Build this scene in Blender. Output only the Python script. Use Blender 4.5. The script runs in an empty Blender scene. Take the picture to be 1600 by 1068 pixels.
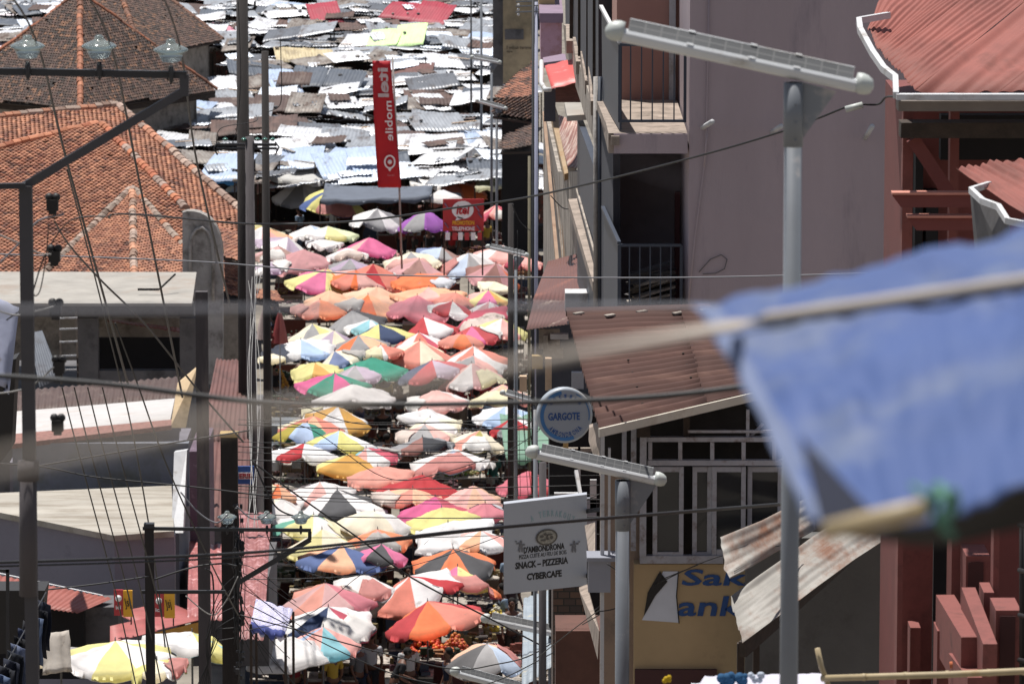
import bpy, bmesh, math, random
from mathutils import Vector, Matrix, noise
# ---------------------------------------------------------------- camera, sky, sun
SC = bpy.context.scene
COL = SC.collection
CAMZ = 26.0; F = 8000.0; HOR = -660.0
TH = math.atan((534-HOR)/F)
cam_d = bpy.data.cameras.new("camera"); cam = bpy.data.objects.new("camera", cam_d); COL.objects.link(cam)
cam.location = (0, 0, CAMZ); cam.rotation_euler = (math.pi/2-TH, 0, 0)
cam_d.sensor_width = 36; cam_d.lens = 180; cam_d.clip_end = 3000; cam_d.clip_start = .3
cam_d.dof.use_dof = True; cam_d.dof.focus_distance = 66; cam_d.dof.aperture_fstop = 7.2
SC.camera = cam
SUN = Vector((-.16, .20, 1.0)).normalized()
W = bpy.data.worlds.new("World"); SC.world = W; W.use_nodes = True
wn = W.node_tree; sky = wn.nodes.new('ShaderNodeTexSky'); sky.sky_type = 'NISHITA'; sky.sun_disc = False
sky.sun_elevation = math.asin(SUN.z); sky.sun_rotation = math.atan2(SUN.x, SUN.y); sky.altitude = 1200
bg = wn.nodes['Background']; hs = wn.nodes.new('ShaderNodeHueSaturation'); hs.inputs['Saturation'].default_value = .62; wn.links.new(sky.outputs[0], hs.inputs['Color']); wn.links.new(hs.outputs[0], bg.inputs[0]); bg.inputs[1].default_value = .078
sd = bpy.data.lights.new("sun", 'SUN'); sd.energy = 5.0; sd.angle = math.radians(.5); sd.color = (1, .965, .91)
so = bpy.data.objects.new("sun", sd); COL.objects.link(so); so.rotation_euler = SUN.to_track_quat('Z', 'Y').to_euler()
SC.view_settings.view_transform = 'Standard'; SC.view_settings.look = 'None'; SC.view_settings.gamma = 1
SC.view_settings.exposure = .38
SC.cycles.max_bounces = 6; SC.cycles.transparent_max_bounces = 6
# ---------------------------------------------------------------- pixel helpers (photo pixels, 1600 wide)
CAM = Vector((0, 0, CAMZ)); FW = Vector((0, math.cos(TH), -math.sin(TH))); UP = Vector((0, math.sin(TH), math.cos(TH))); RT = Vector((1, 0, 0))
def ray(px, py): return FW+RT*((px-800)/F)+UP*((534-py)/F)
def P(px, py, d): r = ray(px, py); return CAM+r*(d/r.y)
def Z(px, py, z): r = ray(px, py); return CAM+r*((z-CAMZ)/r.z)
def mpp(p): return (p-CAM).dot(FW)/F          # metres per photo pixel at a point
R = random.Random(7)
def jit(s): return R.uniform(-s, s)
# ---------------------------------------------------------------- materials
MC = {}
def srgb(h):
    if isinstance(h, str):
        h = h.lstrip('#'); c = [int(h[i:i+2], 16)/255 for i in (0, 2, 4)]
        return tuple(x/12.92 if x <= .04045 else ((x+.055)/1.055)**2.4 for x in c)
    return h
def mat(key, col=None, rough=.7, var=.18, scale=2.0, dirt=None, damt=.4, dscale=1.5, metal=0, trans=0, bump=0, bscale=20, stretch=None, emit=0):
    if key in MC: return MC[key]
    m = bpy.data.materials.new(key); m.use_nodes = True; MC[key] = m
    nt = m.node_tree; N = nt.nodes; L = nt.links; b = N['Principled BSDF']
    col = srgb(col)
    b.inputs['Roughness'].default_value = rough; b.inputs['Metallic'].default_value = metal
    tc = N.new('ShaderNodeTexCoord'); oi = N.new('ShaderNodeObjectInfo')
    ad = N.new('ShaderNodeVectorMath'); ad.operation = 'ADD'
    mu = N.new('ShaderNodeMath'); mu.operation = 'MULTIPLY'; mu.inputs[1].default_value = 37.0
    L.new(oi.outputs['Random'], mu.inputs[0]); L.new(tc.outputs['Object'], ad.inputs[0]); L.new(mu.outputs[0], ad.inputs[1])
    vec = ad.outputs[0]
    if stretch:
        mp = N.new('ShaderNodeMapping'); mp.inputs['Scale'].default_value = stretch; L.new(vec, mp.inputs[0]); vec = mp.outputs[0]
    n1 = N.new('ShaderNodeTexNoise'); n1.inputs['Scale'].default_value = scale; n1.inputs['Detail'].default_value = 6; n1.inputs['Roughness'].default_value = .65
    L.new(vec, n1.inputs['Vector'])
    r1 = N.new('ShaderNodeMapRange'); r1.inputs[1].default_value = .3; r1.inputs[2].default_value = .7; r1.inputs[3].default_value = 1-var; r1.inputs[4].default_value = 1+var*.6
    L.new(n1.outputs[0], r1.inputs[0])
    mx = N.new('ShaderNodeMix'); mx.data_type = 'RGBA'; mx.blend_type = 'MULTIPLY'; mx.inputs[0].default_value = 1
    mx.inputs[6].default_value = (*col, 1); L.new(r1.outputs[0], mx.inputs[7])
    out = mx.outputs[2]
    if dirt:
        n2 = N.new('ShaderNodeTexNoise'); n2.inputs['Scale'].default_value = dscale; n2.inputs['Detail'].default_value = 8; n2.inputs['Roughness'].default_value = .7
        L.new(vec, n2.inputs['Vector'])
        r2 = N.new('ShaderNodeMapRange'); r2.inputs[1].default_value = .62-damt*.3; r2.inputs[2].default_value = .74-damt*.15
        L.new(n2.outputs[0], r2.inputs[0])
        m2 = N.new('ShaderNodeMix'); m2.data_type = 'RGBA'; L.new(r2.outputs[0], m2.inputs[0]); L.new(out, m2.inputs[6]); m2.inputs[7].default_value = (*srgb(dirt), 1)
        out = m2.outputs[2]
    L.new(out, b.inputs['Base Color'])
    if bump:
        nb = N.new('ShaderNodeTexNoise'); nb.inputs['Scale'].default_value = bscale; nb.inputs['Detail'].default_value = 5; L.new(vec, nb.inputs['Vector'])
        bp = N.new('ShaderNodeBump'); bp.inputs['Strength'].default_value = bump; bp.inputs['Distance'].default_value = .02; L.new(nb.outputs[0], bp.inputs['Height']); L.new(bp.outputs[0], b.inputs['Normal'])
    if trans:
        tr = N.new('ShaderNodeBsdfTranslucent'); L.new(out, tr.inputs[0]); ms = N.new('ShaderNodeMixShader'); ms.inputs[0].default_value = trans
        L.new(b.outputs[0], ms.inputs[1]); L.new(tr.outputs[0], ms.inputs[2]); L.new(ms.outputs[0], N['Material Output'].inputs[0])
    return m
def attr_mat(key, rough=.8, bump=0, bscale=8):
    """colour read from the mesh's own 'tint' attribute (each tile its own clay colour)"""
    m = bpy.data.materials.new(key); m.use_nodes = True; nt = m.node_tree; b = nt.nodes['Principled BSDF']
    a = nt.nodes.new('ShaderNodeVertexColor'); a.layer_name = 'tint'; nt.links.new(a.outputs[0], b.inputs['Base Color']); b.inputs['Roughness'].default_value = rough
    return m
def fabric(h): return mat('cloth_'+h, h, rough=.85, var=.16, scale=1.6, dirt='#8a8078', damt=.04, dscale=1.4, trans=.3, bump=.25, bscale=9)
def zinc(kind):
    D = {'white': ('#cfcfd2', '#7d7470', .25, .5), 'zinc': ('#9a9da2', '#5f534c', .4, .45), 'grey': ('#686a6f', '#4a423e', .35, .45), 'rust': ('#5c443c', '#34241f', .6, .7),
         'blue': ('#a5b4cc', '#6a7080', .2, .45), 'brown': ('#4a3630', '#6b5c54', .3, .7), 'red': ('#96283a', '#b07078', .1, .6), 'salmon': ('#94544a', '#84483c', .35, .6),
         'green': ('#c8e6a0', '#a0a890', .1, .6), 'tan': ('#b5a684', '#7a6a50', .3, .6), 'dark': ('#4a4644', '#2c2826', .4, .7), 'pink': ('#b87888', '#905a60', .2, .7), 'old': ('#8c8680', '#4e3c32', .75, .65),
         'pale': ('#d6dce6', '#a8b0bc', .2, .5), 'maroon': ('#64403a', '#4a2e28', .4, .7), 'slate': ('#4c525c', '#6b7078', .2, .6)}
    c, dd, a, rg = D[kind]
    return mat('sheet_'+kind, c, rough=rg, var=.2, scale=3, dirt=dd, damt=a, dscale=1.8, stretch=(1, .35, .6), metal=.35 if kind in ('zinc', 'grey', 'pale', 'old', 'white') else 0)
# ---------------------------------------------------------------- mesh builder
class MB:
    def __init__(s): s.v = []; s.f = []; s.m = []; s.t = []; s.smooth = []
    def add(s, vs, fs, mi=0, tint=None, smooth=False):
        o = len(s.v); s.v += [Vector(v) for v in vs]; s.f += [tuple(i+o for i in f) for f in fs]; s.m += [mi]*len(fs); s.t += [tint]*len(fs); s.smooth += [smooth]*len(fs); return s
    def plate(s, pts, vec, mi=0, tint=None):
        pts = [Vector(p) for p in pts]; n = len(pts); vec = Vector(vec)
        # orient so the front face looks against vec
        nn = Vector((0, 0, 0))
        for i in range(n): nn += (pts[i]-pts[0]).cross(pts[(i+1) % n]-pts[0])
        if nn.dot(vec) > 0: pts = pts[::-1]
        vs = pts+[p+vec for p in pts]
        return s.add(vs, [tuple(range(n)), tuple(range(2*n-1, n-1, -1))]+[(i, i+n, (i+1) % n+n, (i+1) % n) for i in range(n)], mi, tint)
    def box(s, c, h, mi=0, rot=None, tint=None):
        c = Vector(c); a, b, d = h; vs = [Vector((x*a, y*b, z*d)) for x in (-1, 1) for y in (-1, 1) for z in (-1, 1)]
        if rot is not None: vs = [rot @ v for v in vs]
        return s.add([c+v for v in vs], [(0, 1, 3, 2), (4, 6, 7, 5), (0, 4, 5, 1), (2, 3, 7, 6), (0, 2, 6, 4), (1, 5, 7, 3)], mi, tint)
    def tube(s, pts, r, n=8, mi=0, cap=True):
        pts = [Vector(p) for p in pts]; rs = r if isinstance(r, (list, tuple)) else [r]*len(pts); vs = []; fs = []
        prev = None
        for i, p in enumerate(pts):
            t = (pts[min(i+1, len(pts)-1)]-pts[max(i-1, 0)])
            t = t.normalized() if t.length > 1e-9 else Vector((0, 0, 1))
            if prev is None:
                a = Vector((0, 0, 1)) if abs(t.z) < .9 else Vector((1, 0, 0)); u = t.cross(a).normalized()
            else:
                u = prev-t*prev.dot(t); u = u.normalized() if u.length > 1e-6 else t.orthogonal().normalized()
            prev = u; w = t.cross(u)
            for k in range(n): a = 2*math.pi*k/n; vs.append(p+(u*math.cos(a)+w*math.sin(a))*rs[i])
        for i in range(len(pts)-1):
            for k in range(n): fs.append((i*n+k, i*n+(k+1) % n, (i+1)*n+(k+1) % n, (i+1)*n+k))
        if cap: fs += [tuple(range(n-1, -1, -1)), tuple((len(pts)-1)*n+k for k in range(n))]
        return s.add(vs, fs, mi, None, n > 4)
    def lathe(s, c, prof, n=20, mi=0, axis=None):
        c = Vector(c); vs = []; fs = []; q = Vector((0, 0, 1)).rotation_difference(Vector(axis)) if axis is not None else None
        for r, z in prof:
            for k in range(n):
                a = 2*math.pi*k/n; v = Vector((r*math.cos(a), r*math.sin(a), z)); vs.append(c+(q @ v if q else v))
        for i in range(len(prof)-1):
            for k in range(n): fs.append((i*n+k, i*n+(k+1) % n, (i+1)*n+(k+1) % n, (i+1)*n+k))
        fs += [tuple(range(n-1, -1, -1)), tuple((len(prof)-1)*n+k for k in range(n))]
        return s.add(vs, fs, mi, None, True)
    def ball(s, c, r, mi=0, n=8, tint=None, sq=1.0):
        prof = [(max(.001, r*math.sin(math.pi*i/6)), -r*sq*math.cos(math.pi*i/6)) for i in range(7)]
        c = Vector(c); vs = []; fs = []
        for rr, z in prof:
            for k in range(n): a = 2*math.pi*k/n; vs.append(c+Vector((rr*math.cos(a), rr*math.sin(a), z)))
        for i in range(6):
            for k in range(n): fs.append((i*n+k, i*n+(k+1) % n, (i+1)*n+(k+1) % n, (i+1)*n+k))
        return s.add(vs, fs, mi, tint, True)
    def grid(s, g, thick, mi=0, smooth=True, mfun=None):
        """closed slab from a grid of top points; thick = vector to the underside"""
        r = len(g); c = len(g[0]); thick = Vector(thick); vs = [Vector(p) for row in g for p in row]; n = len(vs); vs += [v+thick for v in vs]
        o = len(s.v); s.v += vs
        up = (Vector(g[0][1])-Vector(g[0][0])).cross(Vector(g[1][0])-Vector(g[0][0])).dot(thick) < 0
        def put(f, m, sm):
            s.f.append(tuple(i+o for i in (f if up else f[::-1]))); s.m.append(m); s.t.append(None); s.smooth.append(sm)
        for i in range(r-1):
            for j in range(c-1):
                a = i*c+j; m = mfun(i, j) if mfun else mi
                put((a, a+1, a+c+1, a+c), m, smooth); put((a+n+c, a+n+c+1, a+n+1, a+n), m, smooth)
        m = mi if not mfun else mfun(0, 0)
        for j in range(c-1):
            put((j+n, j+n+1, j+1, j), m, False); a = (r-1)*c+j; put((a, a+1, a+1+n, a+n), m, False)
        for i in range(r-1):
            a = i*c; put((a, a+c, a+c+n, a+n), m, False); a = i*c+c-1; put((a+n, a+c+n, a+c, a), m, False)
        return s
    def build(s, name, mats, parent=None, loc=None):
        me = bpy.data.meshes.new(name)
        if parent is not None: base = Vector(parent['_w']); 
        elif loc is not None: base = Vector(loc)
        else:
            xs = [v.x for v in s.v]; ys = [v.y for v in s.v]; zs = [v.z for v in s.v]
            base = Vector(((min(xs)+max(xs))/2, (min(ys)+max(ys))/2, min(zs)))
        me.from_pydata([v-base for v in s.v], [], s.f)
        if not isinstance(mats, (list, tuple)): mats = [mats]
        for m in mats: me.materials.append(m)
        me.polygons.foreach_set('material_index', [min(i, len(mats)-1) for i in s.m])
        me.polygons.foreach_set('use_smooth', s.smooth)
        if any(t is not None for t in s.t):
            ca = me.color_attributes.new('tint', 'FLOAT_COLOR', 'CORNER'); dat = []
            for f, t in zip(s.f, s.t):
                c = (*(t or (.3, .3, .3)), 1.0); dat += list(c)*len(f)
            ca.data.foreach_set('color', dat)
        me.update()
        o = bpy.data.objects.new(name, me); COL.objects.link(o)
        o['_w'] = tuple(base)
        if parent is not None: o.parent = parent; o.location = (0, 0, 0)
        else: o.location = base
        return o
LABELS = {}
def tag(o, label, cat, group=None, kind=None):
    o['label'] = label; o['category'] = cat; LABELS.setdefault(label, []).append(o.name)
    if group: o['group'] = group
    if kind: o['kind'] = kind
    return o
def thing(name, loc, label, cat, group=None):
    o = bpy.data.objects.new(name, None); COL.objects.link(o); o.location = loc; o['_w'] = tuple(loc); o.empty_display_size = .2
    return tag(o, label, cat, group)
def struct(o): o['kind'] = 'structure'; return o
def pbox(mb, x0, y0, x1, y1, d, th, mi=0):
    """upright box whose front face covers that rectangle of the photo at distance d"""
    xm = (x0+x1)/2; ym = (y0+y1)/2
    a = P(x0, ym, d).x; b = P(x1, ym, d).x; zt = P(xm, y0, d).z; zb = P(xm, y1, d).z
    return mb.box(((a+b)/2, d+th/2, (zt+zb)/2), (abs(b-a)/2, abs(th)/2, abs(zt-zb)/2), mi)
def bar(mb, a, b, w, h, mi=0):
    a = Vector(a); b = Vector(b); t = (b-a); L = t.length; t.normalize(); s = t.cross(Vector((0, 0, 1)))
    s = s.normalized() if s.length > 1e-4 else Vector((1, 0, 0)); u = s.cross(t)
    rot = Matrix((s, t, u)).transposed(); return mb.box((a+b)/2, (w/2, L/2, h/2), mi, rot)
def bil(A, B, C, D, u, v): return (A*(1-u)+B*u)*(1-v)+(D*(1-u)+C*u)*v
def corr(mb, A, B, C, D, pitch=.1, amp=.012, rows=3, mi=0, seg=4, thick=.004, warp=0, seed=0):
    """corrugated sheet: A-B one end, D-C the other; corrugations run from A-B to D-C"""
    A, B, C, D = map(Vector, (A, B, C, D)); n = (B-A).cross(D-A).normalized()
    if n.z < 0: n = -n
    L = ((B-A).length+(C-D).length)/2; k = max(2, int(L/pitch)); cols = k*seg; g = []
    for i in range(rows+1):
        row = []
        for j in range(cols+1):
            u = j/cols; v = i/rows; p = bil(A, B, C, D, u, v)+n*amp*math.sin(2*math.pi*k*u)
            if warp: p += n*warp*noise.noise(Vector((u*3+seed, v*2.3+seed*1.7, seed)))
            row.append(p)
        g.append(row)
    return mb.grid(g, -n*thick, mi, True)
def textmesh(body, origin, ux, uz, width, height, mt, parent, name='lettering', thick=.004, bold=0, align_c=False, shear=0, loc=None):
    """lettering as real mesh: fitted into width x height, ux = reading direction, uz = letter up"""
    cu = bpy.data.curves.new('t', 'FONT'); cu.body = body; cu.size = 1; cu.offset = bold; cu.shear = shear; cu.resolution_u = 2; cu.align_x = 'LEFT'
    to = bpy.data.objects.new('t', cu); COL.objects.link(to); dg = bpy.context.evaluated_depsgraph_get(); me = bpy.data.meshes.new_from_object(to.evaluated_get(dg))
    bpy.data.objects.remove(to); bpy.data.curves.remove(cu)
    xs = [v.co.x for v in me.vertices]; ys = [v.co.y for v in me.vertices]
    x0, x1, y0, y1 = min(xs), max(xs), min(ys), max(ys); sx = width/(x1-x0); sy = height/(y1-y0)
    ux = Vector(ux).normalized(); uz = Vector(uz).normalized(); n = ux.cross(uz); toward = (CAM-Vector(origin))
    if n.dot(toward) < 0: n = -n
    mb = MB(); vs = [Vector(origin)+ux*(v.co.x-x0)*sx+uz*(v.co.y-y0)*sy+n*thick for v in me.vertices]
    fs = [tuple(p.vertices) for p in me.polygons]; mb.add(vs, fs)
    bpy.data.meshes.remove(me)
    # give the letters their thickness
    ed = {}
    for f in fs:
        for i in range(len(f)):
            e = (f[i], f[(i+1) % len(f)]); ed[e] = ed.get(e, 0)+1
    nv = len(vs); mb.v += [v-n*thick for v in vs]
    for (a, b) in list(ed):
        if (b, a) not in ed: mb.f.append((b, a, a+nv, b+nv)); mb.m.append(0); mb.t.append(None); mb.smooth.append(False)
    return mb.build(name, mt, parent, loc)
# ---------------------------------------------------------------- terrain
m_ground = mat('asphalt', '#7d766c', rough=.9, var=.3, scale=.8, dirt='#4c463f', damt=.4, dscale=.5, bump=.3)
g = []
for yy in (-60, 0, 30, 60, 90, 102, 108, 140, 200, 260, 300, 700, 2500):
    z = 24-.235*yy if yy < 102 else 0
    g.append([Vector((x, yy, max(z, 0))) for x in (-1500, -200, -60, -20, 0, 20, 60, 200, 1500)])
mb = MB(); mb.grid(g, (0, 0, -.5)); struct(mb.build('ground', m_ground, loc=(0, 0, 0)))
# ---------------------------------------------------------------- clay tile roofs
def tiles(mb, poly, tw=.17, tl=.15, pal=None, dark=.25, amp=.035, seed=1):
    poly = [Vector(p) for p in poly]; n = Vector((0, 0, 0))
    for i in range(len(poly)): n += (poly[i]-poly[0]).cross(poly[(i+1) % len(poly)]-poly[0])
    n.normalize(); n = n if n.z > 0 else -n
    u = Vector((0, 0, 1)).cross(n).normalized(); v = n.cross(u)     # u level, v up the slope
    q = [((p-poly[0]).dot(u), (p-poly[0]).dot(v)) for p in poly]
    def inside(x, y):
        c = False
        for i in range(len(q)):
            (x1, y1), (x2, y2) = q[i], q[i-1]
            if (y1 > y) != (y2 > y) and x < (x2-x1)*(y-y1)/(y2-y1)+x1: c = not c
        return c
    rr = random.Random(seed); x0 = min(a for a, b in q); x1 = max(a for a, b in q); y0 = min(b for a, b in q); y1 = max(b for a, b in q)
    mb.plate([p+n*.0 for p in poly], -n*.08, 0, (.03, .02, .015))
    dip = lambda x, y: .07*noise.noise(Vector((x*.35+seed*3, y*.35, 2)))+.02*noise.noise(Vector((x*1.3, y*1.3, seed)))
    for j in range(int((y1-y0)/tl)+1):
        for i in range(int((x1-x0)/tw)+1):
            x = x0+(i+.5*(j % 2))*tw; y = y0+j*tl
            if not inside(x+tw/2, y+tl/2) or rr.random() < .004: continue
            big = noise.noise(Vector((x*.55+seed, y*.55, seed)))
            c = rr.choice(pal[0] if rr.random() > dark+big*.9 else pal[1]); k = rr.uniform(.75, 1.2); c = tuple(e*k for e in srgb(c))
            slip = rr.uniform(.02, .06) if rr.random() < .03 else 0; lift = rr.uniform(0, .014); sk = rr.uniform(-.012, .012)
            pts = []
            for (yy, h) in ((y-.02, .03+lift), (y+tl, .006)):
                for (t, a) in ((0, 0), (.3, 1), (.7, 1), (1, 0)):
                    pts.append(poly[0]+u*(x+t*tw+sk)+v*(yy-slip)+n*(h+a*amp+.06+dip(x, yy)))
            e = [p-n*.04 for p in pts[:4]]
            mb.add(pts+e, [(0, 1, 5, 4), (1, 2, 6, 5), (2, 3, 7, 6), (8, 9, 1, 0), (9, 10, 2, 1), (10, 11, 3, 2)], 0, c)
def ridge(mb, a, b, r=.12, pal=('#b06a4c',), seed=1, L=.33):
    a = Vector(a); b = Vector(b); t = b-a; n = max(1, int(t.length/L)); t.normalize(); s = t.cross(Vector((0, 0, 1))).normalized(); w = s.cross(t); rr = random.Random(seed)
    if w.z < 0: w = -w
    for i in range(n):
        p = a+t*(i*L)+s*rr.uniform(-.02, .02)+w*(.07+.04*noise.noise(Vector((i*.25, seed, 0)))+rr.uniform(-.012, .012)); q = p+t*(L+.04); c = srgb(rr.choice(pal)); k = rr.uniform(.75, 1.15); c = tuple(e*k for e in c); vs = []
        for (pt, rad) in ((p, r*1.1), (q, r*.92)):
            for j in range(6):
                an = math.pi*(j/5)*1.2-.1*math.pi; vs.append(pt+s*math.cos(an)*rad+w*(math.sin(an)*rad+.02))
        mb.add(vs, [(j, j+1, j+7, j+6) for j in range(5)]+[tuple(range(5, -1, -1)), tuple(range(6, 12))], 0, c)
m_tile = attr_mat('clay_tiles')
ORG = (['#97644c', '#8a5a45', '#a37055', '#7e5340', '#9a6a52'], ['#6e4132', '#5a382c', '#84503a'])
DRK = (['#4a3831', '#574038', '#40312b', '#5e483d'], ['#3a2a24', '#5e463a', '#2f2622', '#76543f'])
m_dim = mat('aged_plaster', '#9a9086', rough=.9, var=.3, dirt='#5a524a', bump=.3)
m_darkwood = mat('dark_timber', '#3a2f28', rough=.85, var=.4, scale=6, bump=.3)
# dark pavilion, pyramid roof with its hip towards the camera
def pyramid(root, ap, near, right, left, pal, seed, capal, dark=.3, tl=.15, tw=.17, walls=None, back=True):
    mb = MB(); tiles(mb, [ap, near, right], tw, tl, pal, dark, seed=seed); tiles(mb, [ap, left, near], tw, tl, pal, dark, seed=seed+1)
    bk = Vector(right)+Vector(left)-Vector(near)
    if back: mb.plate([ap, right, bk], (0, -.06, -.06), 0, srgb(pal[0][0])); mb.plate([ap, bk, left], (0, -.06, -.06), 0, srgb(pal[0][0]))
    r = mb.build('roof', m_tile, root)
    mb = MB(); ridge(mb, Vector(near)+(Vector(near)-Vector(ap)).normalized()*.05, ap, .13, capal, seed); ridge(mb, right, ap, .1, capal[1:] or capal, seed+2, .3); ridge(mb, left, ap, .1, capal, seed+3, .3)
    c = mb.build('ridge_cap', m_tile, root)
    if walls:
        c0 = (Vector(near)+bk)/2; mb = MB(); pts = [c0+(Vector(p)-c0)*.86 for p in (near, right, bk, left)]
        for i in range(4):
            a, b = pts[i], pts[(i+1) % 4]; inn = (c0-(a+b)/2); inn.z = 0; inn.normalize()
            mb.plate([a, b, Vector((b.x, b.y, 0)), Vector((a.x, a.y, 0))], inn*.2)
        mb.build('wall', walls, root)
ap = Vector(P(125, -8, 219)); nr = Z(125, 172, 4.2)
t = thing('tiled_pavilion', (nr.x, nr.y+6, 0), 'dark tiled pyramid roofed pavilion with bright orange ridge tiles down its near hip', 'building')
pyramid(t, ap, nr, Z(337, 143, 4.1), Z(-95, 152, 4.1), DRK, 3, ('#a86e52', '#7a5240', '#9c6248'), .35, walls=m_dim)
mb = MB(); a = Z(-95, 156, 3.95); b = Z(125, 178, 3.95); c = Z(335, 148, 3.95)
bar(mb, a, b, .1, .25); bar(mb, b, c, .1, .25); mb.build('eave_board', m_darkwood, t)
ap = P(165, -75, 244); nr = Z(222, 90, 4.6)
t = thing('tiled_pavilion', (nr.x, nr.y+7, 0), 'farther dark tiled pavilion with grey columned wall showing under its eave', 'building')
pyramid(t, ap, nr, Z(347, 64, 4.6), Z(60, 60, 4.6), DRK, 13, ('#8a5c44', '#6b4a3a'), .3, walls=m_dim)
mb = MB()
for x in (262, 285, 318):
    p = Z(x, 72, 4.3); mb.box((p.x, p.y+.3, 2.15), (.16, .16, 2.15))
mb.build('column', m_dim, t)
# ---- the big orange tiled hall
Rr = P(183, 168, 184); C = Z(378, 333, 3.5); D = Z(352, 352, 3.4); D2 = Z(345, 462, 3.0); E = Z(-90, 462, 3.0); Lr = P(-90, 196, 179)
t = thing('tiled_hall', (-17, 176, 0), 'long orange clay tiled market hall at left with hipped wings and mortared ridges', 'building')
mb = MB(); D2 = P(345, 470, 170)
# main slope: keep planar through the ridge and the eave
ev = (Z(345, 462, 3.0)-Z(-90, 462, 3.0)); nrm = (Rr-Lr).cross(Z(-90, 462, 3.0)-Lr).normalized()
def onplane(px, py, pt, n): r = ray(px, py); return CAM+r*((pt-CAM).dot(n)/r.dot(n))
mainp = [Lr, Rr, onplane(378, 335, Lr, nrm), onplane(395, 468, Lr, nrm), onplane(-90, 468, Lr, nrm)]
tiles(mb, mainp, .19, .165, ORG, .2, seed=21)
bkc = mainp[2]+Vector((-1.6, 1.2, -1.5)); mb.plate([Lr, Rr, bkc, Lr+Vector((0, 4, -3))], (0, 0, -.08), 0, srgb('#8a5440')); mb.plate([Rr, bkc, mainp[2]], (0, 0, -.08), 0, srgb('#8a5440'))
mb.build('roof', m_tile, t)
mb = MB(); MORT = ('#a89284', '#8f7466', '#b07a60', '#9a8478'); ridge(mb, Lr, Rr, .15, MORT, 4); ridge(mb, mainp[2], Rr, .17, MORT, 5, .3); mb.build('ridge_cap', m_tile, t)
# lower wing
lift = nrm if nrm.z > 0 else -nrm
Lp = onplane(-90, 262, Lr, nrm)+lift*.1; Rp = onplane(150, 232, Lr, nrm)+lift*.9; e1 = onplane(292, 335, Lr, nrm)+lift*.25; e2 = onplane(330, 440, Lr, nrm)+lift*.2; e3 = onplane(-90, 466, Lr, nrm)+lift*.3
mb = MB(); n2 = (Rp-Lp).cross(e3-Lp).normalized()
wing = [Lp, Rp, onplane(290, 330, Lp, n2), onplane(330, 466, Lp, n2), onplane(-90, 466, Lp, n2)]
tiles(mb, wing, .19, .165, ORG, .16, seed=31); w = mb.build('wing_roof', m_tile, t)
mb = MB(); ridge(mb, Lp, Rp, .14, ('#b07050', '#a86448', '#b87a5c'), 6); ridge(mb, wing[2], Rp, .16, ('#b07050', '#a86448', '#9a8478'), 7, .3); mb.build('ridge_cap', m_tile, w)
# small hipped porch whose hip points at the camera
n3 = n2 if n2.z > 0 else -n2
ap = onplane(207, 298, Lp+n3*.5, n2); nr = onplane(209, 452, Lp+n3*1.0, n2); rt = onplane(330, 440, Lp+n3*.12, n2); lf = onplane(60, 440, Lp+n3*.12, n2)
rt2 = onplane(360, 468, Lp, n2)+n3*.3; lf2 = onplane(60, 468, Lp, n2)+n3*.3
mb = MB(); tiles(mb, [ap, nr, rt], .18, .155, ORG, .1, seed=41); tiles(mb, [ap, lf, nr], .18, .155, ORG, .12, seed=42)
w = mb.build('porch_roof', m_tile, t)
mb = MB(); ridge(mb, lf, ap, .15, ('#8a7a6e', '#6e5c50', '#a08a7c'), 8, .3); ridge(mb, rt, ap, .15, ('#8a7a6e', '#b07050', '#a08a7c'), 9, .3); ridge(mb, nr, ap, .13, ('#a08a7c', '#b88468', '#8a7060'), 10, .35); mb.build('ridge_cap', m_tile, w)
mb = MB(); pbox(mb, -90, 462, 392, 640, 166, .4); mb.build('wall', m_dim, t)
# right-hand lower tile aprons beside the concrete gable
for (q, s) in (([(345, 358), (388, 372), (386, 416), (345, 400)], 51), ([(340, 402), (392, 428), (390, 470), (340, 470)], 52), ([(395, 455), (430, 462), (436, 476), (398, 472)], 53)):
    mb = MB(); a = P(q[0][0], q[0][1], 162); b = P(q[1][0], q[1][1], 161.5); c = P(q[2][0], q[2][1], 157); d = b+(c-b)+(a-b)
    tiles(mb, [a, b, c, P(q[3][0], q[3][1], 157.5)], .18, .155, ORG, .2, seed=s); mb.build('apron_roof', m_tile, t)
# concrete gable with rounded shoulders
m_conc = mat('grey_concrete', '#a39e9a', rough=.9, var=.3, scale=1.2, dirt='#57514c', damt=.45, dscale=1.3, bump=.4)
m_lconc = mat('pale_concrete', '#98938c', rough=.9, var=.25, scale=.9, dirt='#8c7f74', damt=.35, dscale=.6, bump=.3)
m_dconc = mat('soot_stained_concrete', '#5e5c5e', rough=.9, var=.25, dirt='#3c3a3c', damt=.3)
pts = [(285, 600), (285, 332), (292, 330), (302, 330), (312, 332), (322, 337), (331, 344), (338, 354), (343, 366), (346, 380), (348, 396), (348, 600)]
t = thing('gable_wall', Z(316, 600, 0), 'grey weathered concrete gable wall with rounded top beside the orange tiled hall', 'wall')
mb = MB(); mb.plate([P(x, y, 152) for x, y in pts], (0, .5, 0)); o = mb.build('wall', m_conc, t)
mb = MB(); arc = [(297, 470), (297, 385), (300, 368), (307, 358), (316, 355), (325, 362), (331, 378), (333, 400), (333, 470)]; mb.tube([P(x, y, 151.95) for x, y in arc], .05, 6); mb.build('arch_moulding', m_conc, t)
mb = MB(); mb.tube([P(x, y, 152.2) for x, y in pts[1:11]], .05, 6); mb.build('coping', m_lconc, t)
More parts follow.
